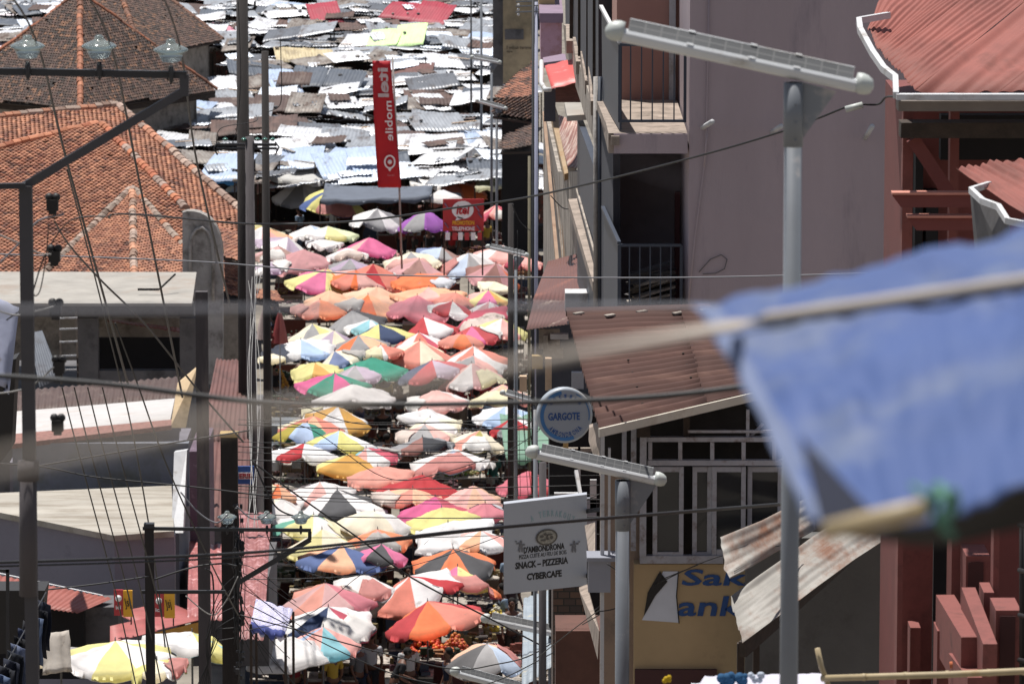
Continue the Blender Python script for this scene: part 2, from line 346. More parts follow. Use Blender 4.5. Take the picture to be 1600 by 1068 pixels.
# ---- concrete rooftop shelter
t = thing('rooftop_shelter', Z(150, 600, 0)*1, 'pale flat concrete slab roof on square columns over a dark opening', 'building')
mb = MB(); q = [Z(-60, 424, 6.1), Z(307, 425, 6.1), Z(300, 474, 6.1), Z(-60, 474, 6.1)]; mb.plate(q, (0, 0, -.08)); mb.build('roof_slab', m_lconc, t)
mb = MB(); zf = Z(300, 474, 6.0); mb.box(((q[3].x+q[2].x)/2, zf.y+.1, 5.83), ((q[2].x-q[3].x)/2-.005, .12, .2)); mb.build('fascia', m_dconc, t)
mb = MB(); pbox(mb, 120, 497, 153, 602, zf.y+.2, .5); pbox(mb, 281, 497, 312, 602, zf.y+.2, .5); pbox(mb, 153.5, 579, 280.5, 600, zf.y+.25, .4); mb.build('column', m_dconc, t)
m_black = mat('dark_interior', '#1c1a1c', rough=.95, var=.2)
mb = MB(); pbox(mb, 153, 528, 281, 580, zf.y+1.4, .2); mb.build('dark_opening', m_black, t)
mb = MB(); pbox(mb, 150, 497, 283, 529, zf.y+3, .2); mb.build('back_wall', m_dim, t)
mb = MB(); corr(mb, P(178, 499, zf.y+2.8), P(281, 512, zf.y+2.8), P(281, 519, zf.y+1.5), P(165, 501, zf.y+1.7), .12); mb.build('back_roof', zinc('salmon'), t)
mb = MB(); mb.box((q[0].x*.5+q[1].x*.5, zf.y+3.6, 1.7), (3.4, 2.8, 1.72)); mb.build('lower_wall', m_dconc, t)
# small white enamel basin / floodlight stub on the slab
mb = MB(); a = P(232, 452, zf.y+1); mb.box(a, (.3, .03, .03)); bar(mb, a+Vector((.3, 0, 0)), P(274, 428, zf.y+1.5), .04, .04); o = mb.build('antenna_bracket', m_black); tag(o, 'bent black metal bracket standing on the pale concrete slab roof', 'bracket')
# ---- flat roofed grey house, lower left
t = thing('flat_roof_house', (-7.5, 104, 0), 'grey walled flat roofed house at lower left with sunlit pale cement roof', 'building')
zr = 7.0
fr = [Z(-60, 772, zr), Z(268, 758, zr), Z(272, 829, zr), Z(178, 836, zr), Z(-60, 788, zr)]
mb = MB(); mb.plate(fr, (0, 0, -.12)); mb.build('roof_slab', mat('cement_screed', '#a09a90', rough=.9, var=.25, scale=.7, dirt='#7f766a', damt=.5, dscale=1.1, stretch=(.5, 2, 1), bump=.3), t)
m_gwall = mat('grey_painted_wall', '#77747f', rough=.85, var=.12, scale=.6, dirt='#5a5862', damt=.25, dscale=.4, bump=.15)
ins = [p+Vector((0, .12, -.12)) for p in fr]
mb = MB(); mb.plate([ins[3], ins[4], Vector((ins[4].x, ins[4].y, 0)), Vector((ins[3].x, ins[3].y, 0))], (0, .25, 0)); mb.plate([ins[2], ins[3], Vector((ins[3].x, ins[3].y, 0)), Vector((ins[2].x, ins[2].y, 0))], (0, .25, 0)); mb.build('wall', m_gwall, t)
mb = MB(); mb.plate([Z(272, 706, 8.1), Z(292, 703, 8.1), P(286, 832, 102.6), P(268, 832, 102.6)], (.02, .2, 0)); mb.build('parapet', mat('white_paint', '#bebec0', rough=.7, var=.18, scale=3, dirt='#8c857e', damt=.3, dscale=3), t)
mb = MB(); pbox(mb, 297, 705, 322, 1000, 104, 3); mb.build('side_wall', mat('plum_wall', '#5c4a58', rough=.8, var=.2, scale=3, dirt='#8a7c88', damt=.15, dscale=6), t)
# upper storey behind it
mb = MB(); pbox(mb, 20, 692, 295, 790, 107.3, .3); mb.build('upper_wall', mat('blue_grey_plaster', '#767a84', rough=.85, var=.25, scale=.6, dirt='#5a5c50', damt=.45, dscale=.5), t)
mb = MB(); mb.plate([P(15, 678, 108.2), P(268, 655, 108.6), P(268, 664, 107.6), P(15, 694, 107.2)], (0, 0, -.1)); mb.build('brick_edge', mat('brick_edge', '#8c6259', rough=.9, var=.5, scale=12), t)
mb = MB(); mb.plate([P(15, 643, 113), P(273, 622, 113.5), P(266, 656, 109), P(17, 680, 108.6)], (0, 0, -.06)); mb.build('white_roof', mat('white_roof_sheet', '#b4b0ae', rough=.7, var=.12, dirt='#a89c94', damt=.25), t)
mb = MB(); corr(mb, P(25, 610, 118), P(282, 588, 118), P(275, 624, 113.4), P(22, 645, 112.9), .15, .02); mb.build('brown_roof', zinc('brown'), t)
mb = MB(); pbox(mb, 17, 722, 280, 1000, 109.2, 4.5); mb.build('inner_wall', m_gwall, t)
mb = MB(); mb.plate([P(277, 600, 110), P(308, 574, 110), P(290, 668, 109.2), P(266, 668, 109)], (0, .3, 0)); mb.build('gable_board', mat('cream_render', '#c2aa88', rough=.9, var=.15, dirt='#94805f'), t)
# corrugated house right of it (red-brown roof running along the street)
t = thing('corrugated_house', (-5.4, 110, 0), 'long narrow rust red corrugated roof sloping down behind the tall concrete poles', 'building')
mb = MB(); corr(mb, P(338, 560, 131), P(396, 566, 132), P(392, 690, 118), P(312, 690, 117), .14, .02, 8, warp=.08, seed=3); mb.build('roof', zinc('maroon'), t)
mb = MB(); corr(mb, P(312, 688, 116.6), P(392, 688, 117.4), P(386, 822, 108), P(300, 822, 107), .14, .02, 8, warp=.08, seed=5); mb.build('lower_roof', zinc('maroon'), t)
mb = MB(); pbox(mb, 308, 700, 388, 1000, 119, 8); mb.build('wall', m_dconc, t)
t = thing('pink_roof_house', (-4.8, 104, 0), 'faded pink corrugated roof dropping steeply beside the wired black pole', 'building')
mb = MB(); corr(mb, P(372, 800, 108), P(424, 800, 108), P(412, 1000, 97), P(368, 1000, 97), .12, .015, 8, warp=.06); mb.build('roof', mat('pink_sheet', '#8a5452', rough=.6, var=.2, dirt='#c79a9c', damt=.35, dscale=5), t)
mb = MB(); corr(mb, P(296, 846, 104), P(368, 850, 104), P(368, 968, 98), P(292, 968, 98), .12, .015, 8, warp=.06, seed=4); mb.build('side_roof', mat('pink_sheet2', '#9a5a58', rough=.5, var=.2, dirt='#e0b8b8', damt=.25, dscale=5), t)
mb = MB(); pbox(mb, 300, 900, 420, 1040, 108.4, 4); mb.build('wall', m_dconc, t)
# salmon sheet roof, white flashing
t = thing('salmon_roof_shed', (-9, 98, 0), 'small shed with salmon corrugated roof and white flashing under the grey wall', 'shed')
fl = [P(-40, 890, 100.5), P(176, 934, 99.6), P(122, 957, 98.3), P(-40, 935, 98.6)]
mb = MB(); corr(mb, fl[3], fl[2], fl[1], fl[0], .11, .014, 4); mb.build('roof', zinc('salmon'), t)
mb = MB(); bar(mb, P(-40, 888, 100.7), P(160, 931, 99.8), .06, .05); mb.build('flashing', MC['white_paint'], t)
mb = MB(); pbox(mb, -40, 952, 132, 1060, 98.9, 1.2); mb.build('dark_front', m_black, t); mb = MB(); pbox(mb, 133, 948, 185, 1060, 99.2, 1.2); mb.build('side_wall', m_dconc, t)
# pink kiosk roofs with the two painted signs
t = thing('pink_kiosk', (-6.6, 97, 0), 'market kiosk with pink corrugated roof below the red and yellow signs', 'kiosk')
mb = MB(); a = (P(180, 957, 99), P(262, 940, 100.5), P(322, 965, 98), P(240, 985, 96.6)); corr(mb, a[0], a[3], a[2], a[1], .1, .014, 4); mb.build('roof', mat('pink_sheet3', '#a05a56', rough=.6, var=.2, dirt='#a85458', damt=.3, dscale=3), t)
mb = MB(); mb.plate([a[3]+Vector((0, .02, -.05)), a[2]+Vector((0, .02, -.05)), a[2]+Vector((0, .02, -.3)), a[3]+Vector((0, .02, -.3))], (0, .05, 0)); mb.build('fascia', mat('amber_paint', '#c08a2c', rough=.6), t)
mb = MB(); a = (P(172, 978, 97), P(230, 965, 98), P(246, 985, 96.4), P(172, 1003, 95.6)); corr(mb, a[0], a[3], a[2], a[1], .1, .014, 4); mb.build('front_roof', MC['pink_sheet3'], t)
mb = MB(); mb.box((-6.7, 97.6, 1.2), (1.0, .8, 1.2)); mb.build('counter', m_black, t)
m_red = mat('sign_red', '#b03036', rough=.5, var=.1); m_yel = mat('sign_yellow', '#e0a524', rough=.5, var=.1); m_ink = mat('ink_black', '#1a1616', rough=.6, var=.1); m_white = mat('sign_white', '#e6e6e6', rough=.5, var=.06)
for (x0, y0, x1, y1, lab) in ((178, 921, 207, 961, 'small red and yellow painted shop board, leftmost, over the pink kiosk roof'), (240, 925, 273, 963, 'small red and yellow painted shop board just right of the dark square post')):
    t = thing('shop_sign', P(x0, y1, 96), lab, 'sign'); xm = x0+(x1-x0)*.5
    mb = MB(); pbox(mb, x0, y0, xm, y1, 96, .05); mb.build('red_panel', m_red, t); mb = MB(); pbox(mb, xm+.1, y0+1, x1, y1+2, 96, .05); mb.build('yellow_panel', m_yel, t)
    s = mpp(P(x0, y0, 96)); mb = MB(); c = P((x0+xm)/2, y0+13, 95.97); mb.lathe(c, [(5*s, 0), (5*s, .03)], 16, axis=(0, -1, 0)); o = mb.build('emblem', m_white, t)
    textmesh('ici', P(x0+3, y0+30, 95.98), (1, 0, 0), (0, 0, 1), 8*s, 6*s, m_white, t, bold=.02); textmesh('Jsj', P(xm+4, y1-9, 95.98), (1, 0, .2), (-.2, 0, 1), 9*s, 18*s, m_ink, t, bold=.01)
    mb = MB(); mb.tube([P(x1-2, y1, 96.1), P(x1-2, y1+14, 96.1)], .015, 6); mb.build('post', m_ink, t)

# low terrace that carries the stalls in front of the grey house
mb = MB(); mb.box((-9.5, 91.8, 2.1), (7.0, 4.4, 2.1)); struct(mb.build('terrace', m_ground))
# ================================================================ right-hand side of the street
m_mauve = mat('mauve_wall', '#a19297', rough=.85, var=.1, scale=.5, dirt='#8c8087', damt=.2, dscale=1.3, bump=.15, bscale=30, stretch=(1.6, 1.6, .3))
m_rose = mat('rose_brown_wall', '#a87f74', rough=.85, var=.1, scale=.7, bump=.1)
m_balc = mat('balcony_cement', '#93857a', rough=.85, var=.3, scale=2.5, dirt='#5f554c', damt=.4, dscale=3)
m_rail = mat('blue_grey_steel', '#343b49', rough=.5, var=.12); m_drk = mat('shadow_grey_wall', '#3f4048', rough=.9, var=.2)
m_wood = mat('weathered_board', '#a39a90', rough=.85, var=.4, scale=2.5, dirt='#4c4640', damt=.5, dscale=2, stretch=(2, 2, .3), bump=.4)
m_wfr = mat('peeling_white_paint', '#a7a6ac', rough=.7, var=.25, scale=5, dirt='#6a5a50', damt=.35, dscale=5)
t = thing('mauve_building', (6, 72, 0), 'tall mauve plastered building with recessed balconies behind the solar street lamp', 'building')
zb = 3.0
mb = MB(); pbox(mb, 1075, -160, 1720, 1400, 68, 9); mb.build('wall', m_mauve, t)
mb = MB(); pbox(mb, 962, -160, 1074.5, 1400, 72.5, 4.4); mb.build('recess_wall', m_rose, t)
fy = 208; zf_ = P(1000, 208, 68).z
mb = MB(); A0 = P(960, 208, 68); B0 = P(1074, 206, 68); mb.plate([Vector((P(938, 158, 72.4).x, 72.4, zf_)), Vector((B0.x, 72.4, zf_)), Vector((B0.x, 68, zf_)), Vector((A0.x-.08, 68, zf_))], (0, 0, -.27)); slab = mb.build('balcony_slab', m_balc, t)
mb = MB(); pbox(mb, 959, 209.5, 1074.4, 240, 67.97, .03); mb.build('slab_face', m_mauve, slab)
# stepped kerb along the street side of the slab
mb = MB(); mb.plate([P(932, 156, 72.2), P(942, 156, 72.2), P(968, 213, 67.9), P(955, 213, 67.9)], (0, 0, -.12)); mb.build('kerb', m_balc, slab)
mb = MB(); pbox(mb, 1046, -160, 1056, 156, 72.38, .1); pbox(mb, 1066, -160, 1074, 120, 72.38, .1); mb.build('door_frame', MC['white_paint'], t)
def railing(zt, zbm, xs, d, nbar, name='balcony_railing'):
    rt = P(xs[0], zt, d); rb = P(xs[0], zbm, d); mb = MB(); z0 = rb.z; z1 = rt.z; xa = P(xs[0], zbm, d).x; xb = P(xs[1], zbm, d).x
    mb.box(((xa+xb)/2, d, z1), ((xb-xa)/2, .022, .018)); mb.box(((xa+xb)/2, d, z0+.12), ((xb-xa)/2, .018, .018))
    for i in range(nbar+1): x = xa+(xb-xa)*i/nbar; mb.box((x, d, (z0+z1)/2+.05), (.009 if 0 < i < nbar else .02, .009, (z1-z0)/2-.05))
    return mb, z0, z1, xa
mb, z0, z1, xa = railing(70, 203, (968, 1070), 68.15, 6); o = mb.build('balcony_railing', m_rail, t)
mb = MB(); mb.plate([Vector((xa, 68.17, z1+.02)), P(940, 12, 71.9), P(941, 158, 72.2), Vector((xa, 68.17, z0))], (.03, 0, 0)); mb.build('side_panel', m_rail, o)
mb = MB(); bar(mb, Vector((xa, 68.14, z1+.04)), P(939, 10, 71.9), .05, .04); mb.build('handrail', MC['white_paint'], o)
# lower balcony
mb = MB(); pbox(mb, 955, 241, 1074, 500, 71.6, .5); mb.build('lower_recess_wall', mat('recess_plaster', '#8f858c', rough=.9, var=.2), t)
mb = MB(); a = P(960, 500, 68.1); zl = a.z-.3; mb.plate([Vector((P(955, 400, 72).x, 71.6, zl)), Vector((B0.x, 71.6, zl)), Vector((B0.x, 68, zl)), Vector((A0.x, 68, zl))], (0, 0, -.25)); mb.build('lower_slab', m_balc, t)
mb = MB(); pbox(mb, 1054, 300, 1062, 500, 71.45, .1); mb.build('door_jamb', mat('dark_red_paint', '#6b3a3e', rough=.6), t)
mb, z0, z1, xa = railing(383, 500, (967, 1064), 68.2, 6); o = mb.build('balcony_railing', m_rail, t)
mb = MB(); mb.plate([Vector((xa, 68.22, z1+.02)), P(943, 326, 71.3), P(943, 500, 71.3), Vector((xa, 68.22, z0))], (.03, 0, 0)); mb.build('side_panel', m_rail, o)
mb = MB(); bar(mb, Vector((xa, 68.2, z1+.03)), P(942, 324, 71.3), .05, .04); mb.build('handrail', m_rail, o)
mb = MB(); mb.tube([P(1108, -30, 67.97), P(1106, 100, 67.97), P(1103, 240, 67.97), P(1085, 380, 67.97), P(1076, 470, 67.97)], .012, 6); mb.build('wall_cable', m_mauve, t)
mb = MB(); mb.tube([P(x, y, 67.98) for x, y in ((1092, 425), (1110, 405), (1127, 398), (1136, 405), (1132, 420), (1118, 427), (1098, 428))], .006, 6); mb.build('loose_cable', MC['soot_stained_concrete'], t)
for i, (x, y, dx, dy) in enumerate(((1105, 195, 8, -5), (1213, 202, 8, -5), (1357, 207, 6, -10))):
    mb = MB(); mb.tube([P(x-dx*.9, y-dy*.9, 67.9), P(x+dx, y+dy, 67.5)], .035, 8); mb.build('drain_spout', MC['white_paint'], t)
mb = MB(); mb.tube([P(1106, 200, 67.9), P(1100, 260, 67.9)], .01, 6); mb.build('stain_wire', m_mauve, t)
# junk piled on the lower balcony
mb = MB()
for i in range(16):
    a = P(985+jit(6), 478-i*3.2, 69+R.random()*1.6); b = P(1048+jit(6), 462-i*3.2+jit(6), 69+R.random()*1.6); bar(mb, a, b, .16, .03, i % 2)
o = mb.build('scrap_pile', [MC['weathered_board'], MC['soot_stained_concrete']], loc=Vector((2.0, 70, zl))); tag(o, 'pile of grey scrap boards stacked behind the lower balcony railing', 'scrap')
# grey-blue down pipes and gallery louvres further along the facade
t = thing('gallery_building', (1.2, 82, 0), 'old street front with dark louvred galleries and stepped cement sills beyond the balconies', 'building')
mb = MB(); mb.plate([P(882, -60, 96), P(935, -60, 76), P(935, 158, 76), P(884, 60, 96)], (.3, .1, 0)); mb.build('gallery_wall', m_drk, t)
for i, (x, yb) in enumerate(((893, 60), (906, 88), (919, 118), (929, 148))):
    mb = MB(); pbox(mb, x-3, -60, x+3, yb, 90-i*4.2, .12); mb.build('louvre_post', m_darkwood, t)
for i, (x0, y0, x1, y1) in enumerate(((884, 38, 896, 78), (895, 58, 911, 110), (907, 80, 925, 140), (919, 104, 934, 172))):
    mb = MB(); d = 93-i*4; mb.plate([P(x0, y0, d), P(x0+9, y0, d), P(x1, y1-14, d-3.5), P(x1-11, y1-14, d-3.5)], (0, 0, -.22)); mb.build('sill', m_balc, t)
mb = MB(); mb.plate([P(880, 38, 94.3), P(886, 42, 94), P(931, 178, 76.5), P(931, 230, 76.5), P(884, 90, 94)], (.15, .1, 0)); mb.build('lower_wall', m_dim, t)
mb = MB(); mb.plate([P(902, 188, 84), P(936, 282, 72.6), P(936, 560, 72.6), P(902, 440, 84)], (.1, .05, 0)); mb.build('blue_cladding', m_rail, t)
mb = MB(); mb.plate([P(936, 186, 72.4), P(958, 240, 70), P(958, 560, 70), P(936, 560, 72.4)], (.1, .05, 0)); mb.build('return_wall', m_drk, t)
for x in (931, 937):
    mb = MB(); mb.tube([P(x, 120, 72.1), P(x, 480, 72.1)], .035, 8); mb.build('drain_pipe', MC['blue_grey_steel'] if x == 937 else m_conc, t)
mb = MB(); mb.plate([P(888, 311, 84), P(902, 310, 84), P(938, 440, 73), P(926, 440, 73)], (0, 0, -.14)); mb.build('sill', m_balc, t)
mb = MB(); bar(mb, P(901, 296, 83.9), P(930, 400, 73), .03, .04); mb.build('handrail', m_dim, t)
# cement canopy and red awning
mb = MB(); mb.plate([P(882, 160, 84.5), P(930, 160, 84), P(930, 178, 82.5), P(886, 181, 82.8)], (0, 0, -.09)); o = mb.build('concrete_canopy', m_lconc); tag(o, 'rough grey concrete canopy slab jutting out under the salmon red awning', 'canopy')
t = thing('red_awning', P(880, 138, 88), 'salmon red sheet metal awning above the small concrete canopy', 'awning')
mb = MB(); corr(mb, P(851, 103, 90), P(896, 91, 90), P(914, 126, 87.5), P(862, 139, 87.5), .2, .008, 3); mb.build('sheet', mat('red_enamel', '#c2504a', rough=.5, var=.1, dirt='#d8b0a8', damt=.12, dscale=3), t)
mb = MB(); pbox(mb, 868, 128, 926, 160, 88.4, .2); mb.build('shutter', mat('dark_red_boards', '#5a3a34', rough=.8, var=.4, scale=5, stretch=(1, 1, 6)), t)
mb = MB(); pbox(mb, 850, 140, 868, 190, 88.4, .2); mb.build('side_board', m_drk, t)
mb = MB(); mb.tube([P(846, 96, 90), P(846, 130, 88.2), P(852, 140, 87.6), P(860, 140, 87.5)], .04, 8); mb.build('gutter', MC['white_paint'], t)
# small purple house beyond
t = thing('lilac_house', (.8, 108, 0), 'narrow lilac stained house front beyond the salmon red awning', 'building')
mb = MB(); pbox(mb, 845, 24, 878, 100, 104, 4); mb.build('wall', mat('lilac_wall', '#b08e9e', rough=.85, var=.2, scale=1.2, dirt='#8a5c50', damt=.4), t)
mb = MB(); pbox(mb, 843, 21, 880, 36, 103.8, 4.4); mb.build('parapet', mat('lilac_dark', '#7f6c7c', rough=.85), t)
mb = MB(); pbox(mb, 842, -40, 867, 20, 106, 4); mb.build('upper_wall', mat('ochre_wall', '#b59c74', rough=.85, var=.2), t)
mb = MB(); mb.plate([P(848, 90, 103.5), P(880, 84, 103.5), P(900, 92, 96), P(850, 98, 96)], (0, 0, -.1)); mb.build('roof', MC['lilac_dark'], t)
# weathered timber and cement wall
t = thing('timber_house', (.8, 92, 0), 'house with weathered grey timber side wall and rusty roof, above the brown roofs', 'building')
mb = MB(); mb.plate([P(849, 165, 99), P(872, 268, 92), P(905, 268, 88), P(905, 640, 88), P(849, 640, 99)], (.2, .2, 0)); w_ = mb.build('side_wall', m_wood, t)
for k in range(9):
    x0 = 852+k*3.4; y0 = 240+k*10; x1 = min(x0+30, 884); mb = MB(); bar(mb, P(x0, y0, 98.7-k*.9), P(x1, y0+120+k*12, 94-k*.5), .03, .05); mb.build('batten', m_wood if k % 2 else mat('pale_batten', '#8a7462', rough=.8, var=.3), w_)
mb = MB(); bar(mb, P(850, 178, 98.5), P(876, 470, 88), .06, .1); mb.build('corner_board', mat('tan_board', '#8f7662', rough=.8, var=.25, dirt='#7a5c48', damt=.4), w_)
mb = MB(); mb.plate([P(857, 165, 98.8), P(868, 166, 98.8), P(900, 266, 90), P(882, 272, 90)], (0, 0, -.12)); mb.build('coping', mat('ochre_cement', '#9a8468', rough=.85, var=.2, dirt='#8a6c48', damt=.4), t)
mb = MB(); corr(mb, P(868, 178, 98.5), P(903, 190, 92), P(903, 262, 88.6), P(888, 262, 89.5), .12, .012, 4); mb.build('roof', mat('rust_white', '#8f5f54', rough=.6, var=.3, scale=2, dirt='#d8cabc', damt=.5, dscale=3), t)
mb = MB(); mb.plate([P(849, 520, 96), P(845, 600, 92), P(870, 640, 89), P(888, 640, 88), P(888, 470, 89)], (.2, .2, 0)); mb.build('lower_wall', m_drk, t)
# brown sheet roofs
t = thing('brown_roof_shop', (1.0, 84, 0), 'low shop with plain reddish brown roof between the timber wall and balconies', 'building')
mb = MB(); a = [P(856, 408, 90.5), P(914, 393, 88), P(934, 468, 80), P(842, 462, 83)]
corr(mb, a[0], a[1], P(936, 476, 79.5), P(832, 470, 83), .2, .006, 4); mb.build('roof', mat('brown_sheet', '#643d34', rough=.55, var=.1, scale=1, dirt='#84503f', damt=.2, dscale=1), t)
mb = MB(); corr(mb, P(834, 468, 82.9), P(936, 472, 79.6), P(905, 504, 77.5), P(822, 515, 80), .2, .006, 4); mb.build('front_roof', mat('brown_sheet2', '#5e3e36', rough=.55, var=.15, scale=1, dirt='#bba898', damt=.2, dscale=.9), t)
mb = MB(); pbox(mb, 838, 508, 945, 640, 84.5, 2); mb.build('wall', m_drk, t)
mb = MB(); pbox(mb, 842, 514, 875, 545, 80.2, .1); pbox(mb, 849, 545, 880, 560, 80.3, .1); mb.build('hanging_board', m_dim, t)
mb = MB(); pbox(mb, 883, 458, 936, 486, 78, .5); mb.build('parapet', MC['white_paint'], t)
for i, (x0, y0, x1, y1) in enumerate(((849, 524, 856, 545), (860, 522, 888, 530), (831, 556, 848, 576), (812, 588, 823, 612), (852, 560, 862, 610), (893, 582, 912, 625))):
    mb = MB(); pbox(mb, x0, y0, x1, y1, 80-i*.3, .15); mb.build(('box_board', 'shelf', 'carton', 'plank', 'plank', 'plank')[i], (MC['weathered_board'], MC['white_paint'], mat('cardboard', '#b59a68', rough=.9), mat('raw_plank', '#cdb094', rough=.8, var=.3), MC['raw_plank'] if 'raw_plank' in MC else MC['cardboard'], MC['white_paint'])[i], t)
# ---- corner eating house: brown corrugated roof, glazed front, yellow wall
t = thing('corner_eatery', (3.4, 56, 0), 'corner eating house with sunlit brown corrugated roof, peeling white windows and ochre lower wall', 'building')
RA = P(885, 489, 58.5); RB = P(1240, 478, 58.5); RC = P(1262, 592, 54.2); RD = P(936, 668, 52.4)
mz = mat('brown_corrugated', '#4b3029', rough=.9, var=.3, scale=1.2, dirt='#63483e', damt=.3, dscale=1.2, stretch=(.25, 1, 1))
def br(u, v): return bil(RA, RB, RC, RD, u, v)
# sheets overlap; corrugations run left-right as in the photo
NS = 2
mb = MB()
for i in range(NS):
    u0 = i/NS; u1 = (i+1)/NS+.01
    up = Vector((0, 0, .006*(i % 2)+.002))
    corr(mb, br(u0, 0)+up, br(u0, 1)+up, br(min(u1, 1), 1)+up, br(min(u1, 1), 0)+up, .26, .034, 6, seg=8, warp=.02, seed=i)
o = mb.build('roof', mz, t)
mb = MB()
for i in range(7): u = .05+i*.14+jit(.03); p = br(u, .03+R.random()*.05); bar(mb, p+Vector((0, 0, .03)), p+Vector((.1, .05, .04)), .08, .02)
mb.build('fixing_patch', m_dim, o)
mb = MB()
for u in (.2, .45, .68, .9):
    for v in (.25, .35, .5, .62, .75, .9): mb.ball(br(u+.02*v, v)+Vector((0, 0, .02)), .014, n=6)
mb.build('bolt', m_darkwood, o)
mb = MB(); bar(mb, br(0, 1)+Vector((0, -.02, -.05)), br(1, 1)+Vector((0, -.02, -.05)), .03, .09); mb.build('fascia', mat('bone_paint', '#c8c0b2', rough=.7, var=.15, dirt='#a08c78', damt=.3), t)
mb = MB(); bar(mb, P(884, 487, 58.6), P(1110, 481, 58.6), .3, .06); mb.build('roof_cap', mz, t)
# glazed front
d0 = 53.6
mb = MB(); pbox(mb, 1010, 628, 1300, 690, d0+.5, .2); pbox(mb, 1006, 690, 1300, 880, d0+.9, .2); pbox(mb, 938, 655, 1006, 860, d0+1.2, .2); mb.build('dark_room', mat('dim_room', '#33302f', rough=.95, var=.5, scale=1.5), t)
for (x0, y0, x1, y1) in ((1010, 683, 1232, 690), (1012, 719, 1232, 727), (1000, 868, 1130, 880)): mb = MB(); pbox(mb, x0, y0, x1, y1, d0, .1); mb.build('transom', m_wfr, t)
for x in (1001, 1013, 1060, 1110, 1159, 1207, 1226): mb = MB(); pbox(mb, x, 690.5, x+6, 718.5, d0+.005, .08); mb.build('mullion', m_wfr, t)
for i, (x0, x1, yb) in enumerate(((1020, 1068, 872), (1082, 1112, 872), (1112.5, 1165, 868), (1168, 1222, 866))):
    mb = MB(); dd = d0+.02+(.05 if i % 2 else 0)
    w = 7
    pbox(mb, x0, 729, x0+w, yb, dd, .06); pbox(mb, x1-w, 729, x1, yb, dd, .06); pbox(mb, x0+w+.1, 729, x1-w-.1, 737, dd, .06); pbox(mb, x0+w+.1, yb-10, x1-w-.1, yb, dd, .06)
    f_ = mb.build('window', m_wfr, t); mb = MB(); pbox(mb, x0+w, 737, x1-w, yb-10, dd+.03, .006)
    gm = mat('window_glass', '#2a2c30', rough=.08, var=.1); mb.build('pane', gm, f_)
mb = MB(); pbox(mb, 1166, 640, 1171, 683, d0+.03, .05); pbox(mb, 1075, 672, 1232, 676, d0+.02, .05); bar(mb, P(1172, 682, d0+.1), P(1192, 662, d0+.1), .03, .03); mb.build('clerestory_bar', m_wfr, t)
mb = MB(); pbox(mb, 995, 640, 1016, 683, d0-.05, .1); pbox(mb, 1068, 636, 1078, 683, d0+.05, .1); mb.build('timber_post', m_darkwood, t)
mb = MB(); pbox(mb, 1000, 650, 1010, 868, d0-.03, .1); pbox(mb, 986, 652, 994, 860, d0+.1, .08); pbox(mb, 972, 660, 979, 740, d0+.2, .08); mb.build('corner_frame', m_wfr, t)
mb = MB(); pbox(mb, 990, 881, 1420, 1400, d0+.05, .4); mb.build('ochre_wall', mat('ochre_paint', '#b29a76', rough=.85, var=.12, scale=1.2, dirt='#8f7a60', damt=.3, dscale=1), t)
mb = MB(); pbox(mb, 938, 742, 1000, 1400, d0+.3, .4); mb.build('pilaster_wall', mat('taupe_render', '#948070', rough=.85, var=.12, dirt='#74655c', damt=.3), t)
mb = MB(); pbox(mb, 992, 1046, 1120, 1090, d0-.02, .06); mb.build('plinth', mat('plinth_maroon', '#4a2c2c', rough=.8), t)
mb = MB(); pbox(mb, 938, 660, 944, 1200, d0-.2, .05); pbox(mb, 950, 700, 954, 900, d0-.22, .05); mb.build('white_strip', MC['white_paint'], t)
mb = MB(); mb.plate([P(921, 668, 54.5), P(938, 662, 54.2), P(938, 745, 53.6), P(920, 690, 54.4)], (0, .2, 0)); mb.plate([P(914, 825, 60), P(930, 820, 59), P(930, 905, 55), P(926, 905, 55)], (0, .2, 0)); mb.plate([P(905, 922, 60), P(918, 917, 60), P(936, 985, 55), P(934, 1030, 55)], (0, .2, 0)); mb.build('ledge', m_balc, t)
# painted lettering on the ochre wall, blue, part hidden by the sheet
s = mpp(P(1060, 920, d0)); mblue = mat('sign_blue', '#1f4a86', rough=.6, var=.25, scale=8)
textmesh('Sakay', P(1065, 922, d0+.04), (1, 0, 0), (0, 0, 1), 165*s, 34*s, mblue, t, bold=.02, shear=.12)
textmesh('anka', P(1058, 962, d0+.04), (1, 0, 0), (0, 0, 1), 128*s, 32*s, mblue, t, bold=.02, shear=.12)
mb = MB(); mb.plate([P(x, y, d0+.04) for x, y in ((1036, 892), (1060, 892), (1056, 930), (1060, 972), (1003, 968), (1020, 935))], (0, .006, 0)); mb.build('torn_mark', mat('mark_grey', '#ccd0da', rough=.6, var=.1), t)
mb = MB(); mb.plate([P(x, y, d0+.03) for x, y in ((1031, 892), (1043, 908), (1024, 930), (1006, 962), (1012, 925))], (0, .006, 0)); mb.build('torn_mark', m_ink, t)
mb = MB(); mb.tube([P(x, y, d0+.02) for x, y in ((1060, 892), (1057, 930), (1061, 973))], .006, 5); mb.build('torn_mark', m_ink, t)
# meter box and stub
t2 = thing('meter_box', P(930, 925, 53.4), 'grey painted metal meter box fixed to the corner wall beside the pizza sign', 'meter box')
mb = MB(); pbox(mb, 919, 874, 954, 925, 53.3, .3); mb.build('box', mat('grey_enamel', '#8a8c96', rough=.5, var=.1), t2); mb = MB(); pbox(mb, 917, 871, 970, 877, 53.25, .4); mb.build('lid', MC['grey_enamel'], t2)
